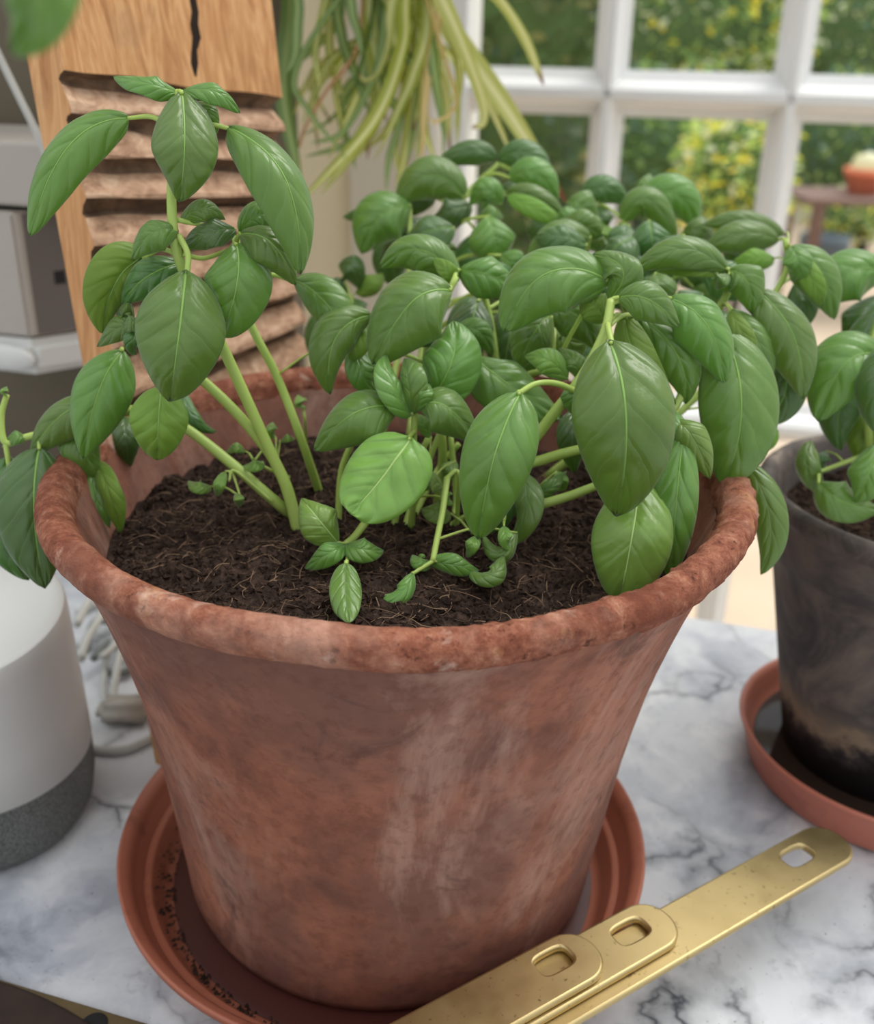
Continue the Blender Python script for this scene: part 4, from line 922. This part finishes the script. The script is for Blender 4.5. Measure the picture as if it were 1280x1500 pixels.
for i, (pts, w, mt) in enumerate(straps): strap(pts, w, mt, .78+.05*((i*7) % 5)/5, i)
rng = random.Random(77)
for i in range(26):
    x0 = rng.uniform(540, 640); x1 = rng.uniform(440, 680); y1 = rng.uniform(60, 150); x2 = x1+rng.uniform(-50, 30); y2 = y1+rng.uniform(50, 110)
    strap([(x0, rng.uniform(-60, -10)), ((x0*1.2+x1)/2.2, y1*.45), (x1, y1), (x2, y2)], rng.uniform(9, 15), rng.choice((0, 0, 1, 2, 0)), rng.uniform(.80, .88), 100+i)
DRY = plain('reddish_runner', srgb(178, 128, 88), .6)
for i, pts in enumerate([[(560, -120), (568, 20), (555, 100)], [(540, -120), (525, 60), (480, 130), (448, 185), (438, 215)]]):
    tube('runner', [crown]+[P(x, y, .80) for x, y in pts], .0016, .0012, DRY, sp_root)
cz = crown.z
hp = thing('hanging_pot', (crown.x, crown.y, cz-.03), 'white hanging pot holding the spider plant, on a cord', 'hanging pot')
lathe('pot_body', [(.0, 0), (.0, .05), (.05, .062), (.09, .066), (.09, .06), (.07, .056), (.07, 0)], (crown.x, crown.y, cz-.03), WHITEP, hp, 40)
for a in (0, 2.09, 4.19): tube('cord', [Vector((crown.x+.066*math.cos(a), crown.y+.066*math.sin(a), cz+.055)), Vector((crown.x, crown.y, cz+.4)), Vector((crown.x, crown.y, 2.2))], .0015, .0015, CABLE, hp, 6, 3)

# blurred leaf close to the lens, hanging in from above
tr_ = thing('trailing_houseplant', P(10, -160, .16), 'soft green leaf tip hanging close above the washboard corner', 'houseplant')
S(tr_, [(-40, -420, .18), (0, -260, .17), (34, -130, .163)], .0014, .0010)
leaf(tr_, (34, -135), (48, -30), (18, 78), 125, .16, cup=.7, roll=.2, tip=.7)

# ================================================================== BRASS MEASURING SCOOPS
def handle(par, tip, back, z, width, hole, hl, hw, L, tz=0):
    A = onz(*tip, z); B = onz(*back, z); d = (A-B).normalized(); s = Vector((-d.y, d.x, 0)); Hc = onz(*hole, z)
    cu = bpy.data.curves.new('h', 'CURVE'); cu.dimensions = '2D'; cu.fill_mode = 'BOTH'; cu.extrude = .0006; cu.bevel_depth = .0012; cu.bevel_resolution = 2
    def poly(pts):
        spn = cu.splines.new('POLY'); spn.points.add(len(pts)-1); spn.use_cyclic_u = True
        for p, (x, y) in zip(spn.points, pts): p.co = (x, y, 0, 1)
    w = width/2-.0012; out = [(-L, -w)]
    e = .98
    for i in range(25):
        t = -math.pi/2+math.pi*i/24; c, s_ = math.cos(t), math.sin(t); out.append((-w*e+w*e*abs(c)**.95, w*math.copysign(abs(s_)**.95, s_)))
    out.append((-L, w)); poly(out)
    ho = (Hc-A); hx, hy = ho.dot(d), ho.dot(s); hole_ = []
    for i in range(32):
        t = -2*math.pi*i/32; c, s_ = math.cos(t), math.sin(t); hole_.append((hx+hl*math.copysign(abs(c)**.6, c), hy+hw*math.copysign(abs(s_)**.6, s_)))
    poly(hole_)
    tmp = bpy.data.objects.new('h', cu); COL.objects.link(tmp); dg = bpy.context.evaluated_depsgraph_get(); dg.update()
    me = bpy.data.meshes.new_from_object(tmp.evaluated_get(dg)); bpy.data.objects.remove(tmp)
    M = Matrix(((d.x, s.x, 0, A.x), (d.y, s.y, 0, A.y), (0, 0, 1, z), (0, 0, 0, 1))); me.transform(M); me.materials.clear(); me.materials.append(BRASS)
    o = bpy.data.objects.new('handle', me); COL.objects.link(o); adopt(o, par); return A-d*L, d
def scoop(label, tip, back, z, width, hole, L, R, h):
    t = thing('measuring_scoop', (0, 0, 0), label, 'measuring scoop', 'nested brass measuring scoops')
    end, d = handle(t, tip, back, z, width, hole, .0094, .0062, L)
    return t, end, d
sc3 = scoop('longest brass scoop handle, lowest of the three, lying over bare marble', (1229, 1229), (900, 1417), .0400, .0262, (1167, 1257), .335, .044, .04)
sc2 = scoop('middle length brass scoop handle between the longest and shortest ones', (976, 1345), (785, 1452), .0440, .0262, (923, 1368), .235, .041, .04)
sc1 = scoop('shortest brass scoop handle, topmost of the three, nearest the pot base', (868, 1390), (640, 1516), .0480, .0262, (811, 1411), .185, .038, .04)
cc = (sc3[1]+sc2[1]+sc1[1])/3 - sc3[2]*.02
for (t, end, d), R, z in ((sc3, .046, .0400), (sc2, .042, .0440), (sc1, .038, .0480)):
    c = (end.x-d.x*R*.9, end.y-d.y*R*.9, 0); c = (cc.x, cc.y, 0)
    zb_ = .0005 + (z-.04)*.35
    lathe('cup', [(zb_, 0), (zb_, R*.86), (zb_+.003, R*.9), (z, R), (z+.0006, R), (z+.0006, R-.0012), (zb_+.004, R*.9-.0014), (zb_+.0014, R*.84), (zb_+.0014, 0)], c, BRASS, t, 48)

# ================================================================== BRASS PLATE AND DARK DISC AT THE NEAR CORNER
a = onz(0, 1434, .004); b = onz(214, 1498, .004); ex = (b-a).normalized(); ex.z = 0; ex.normalize(); ey = Vector((ex.y, -ex.x, 0))
bpl = thing('brass_plate', a, 'dull brass plate with a small round hole at the worktop front', 'plate')
DULL = plain('tarnished_brass', srgb(120, 104, 74), .5, .5, .7, .25, 60)
Mx = Matrix(((ex.x, ey.x, 0, a.x), (ex.y, ey.y, 0, a.y), (0, 0, 1, 0), (0, 0, 0, 1)))
box('plate_body', (-.10, 0, 0), (.0765, .075, .004), DULL, bpl, .0008, Mx)
hc = onz(140, 1494, .0042)
lathe('hole', [(.0001, .0058), (.0003, .0052), (.0003, 0)], (hc.x, hc.y-.002, .0041), BLACK, bpl, 32)
p0, p1_, p2_ = onz(0, 1436, .0075), onz(70, 1463, .0075), onz(138, 1503, .0075)
ax, ay, bx, by, cx_, cy_ = p0.x, p0.y, p1_.x, p1_.y, p2_.x, p2_.y
Dd = 2*(ax*(by-cy_)+bx*(cy_-ay)+cx_*(ay-by))
ux = ((ax*ax+ay*ay)*(by-cy_)+(bx*bx+by*by)*(cy_-ay)+(cx_*cx_+cy_*cy_)*(ay-by))/Dd; uy = ((ax*ax+ay*ay)*(cx_-bx)+(bx*bx+by*by)*(ax-cx_)+(cx_*cx_+cy_*cy_)*(bx-ax))/Dd
Rr = math.hypot(ax-ux, ay-uy); print('disc', ux, uy, Rr)
RUST = plain('dark_rusted_iron', srgb(58, 46, 40), .8, .3, .0, .45, 90)
dk = thing('iron_disc', (ux, uy, .0042), 'dark rusty round disc resting on the brass plate', 'disc')
lathe('disc_body', [(.0042, 0), (.0042, Rr-.001), (.0052, Rr), (.0070, Rr), (.0075, Rr-.0006), (.0078, Rr-.002), (.0076, 0)], (ux, uy, 0), RUST, dk, 120)
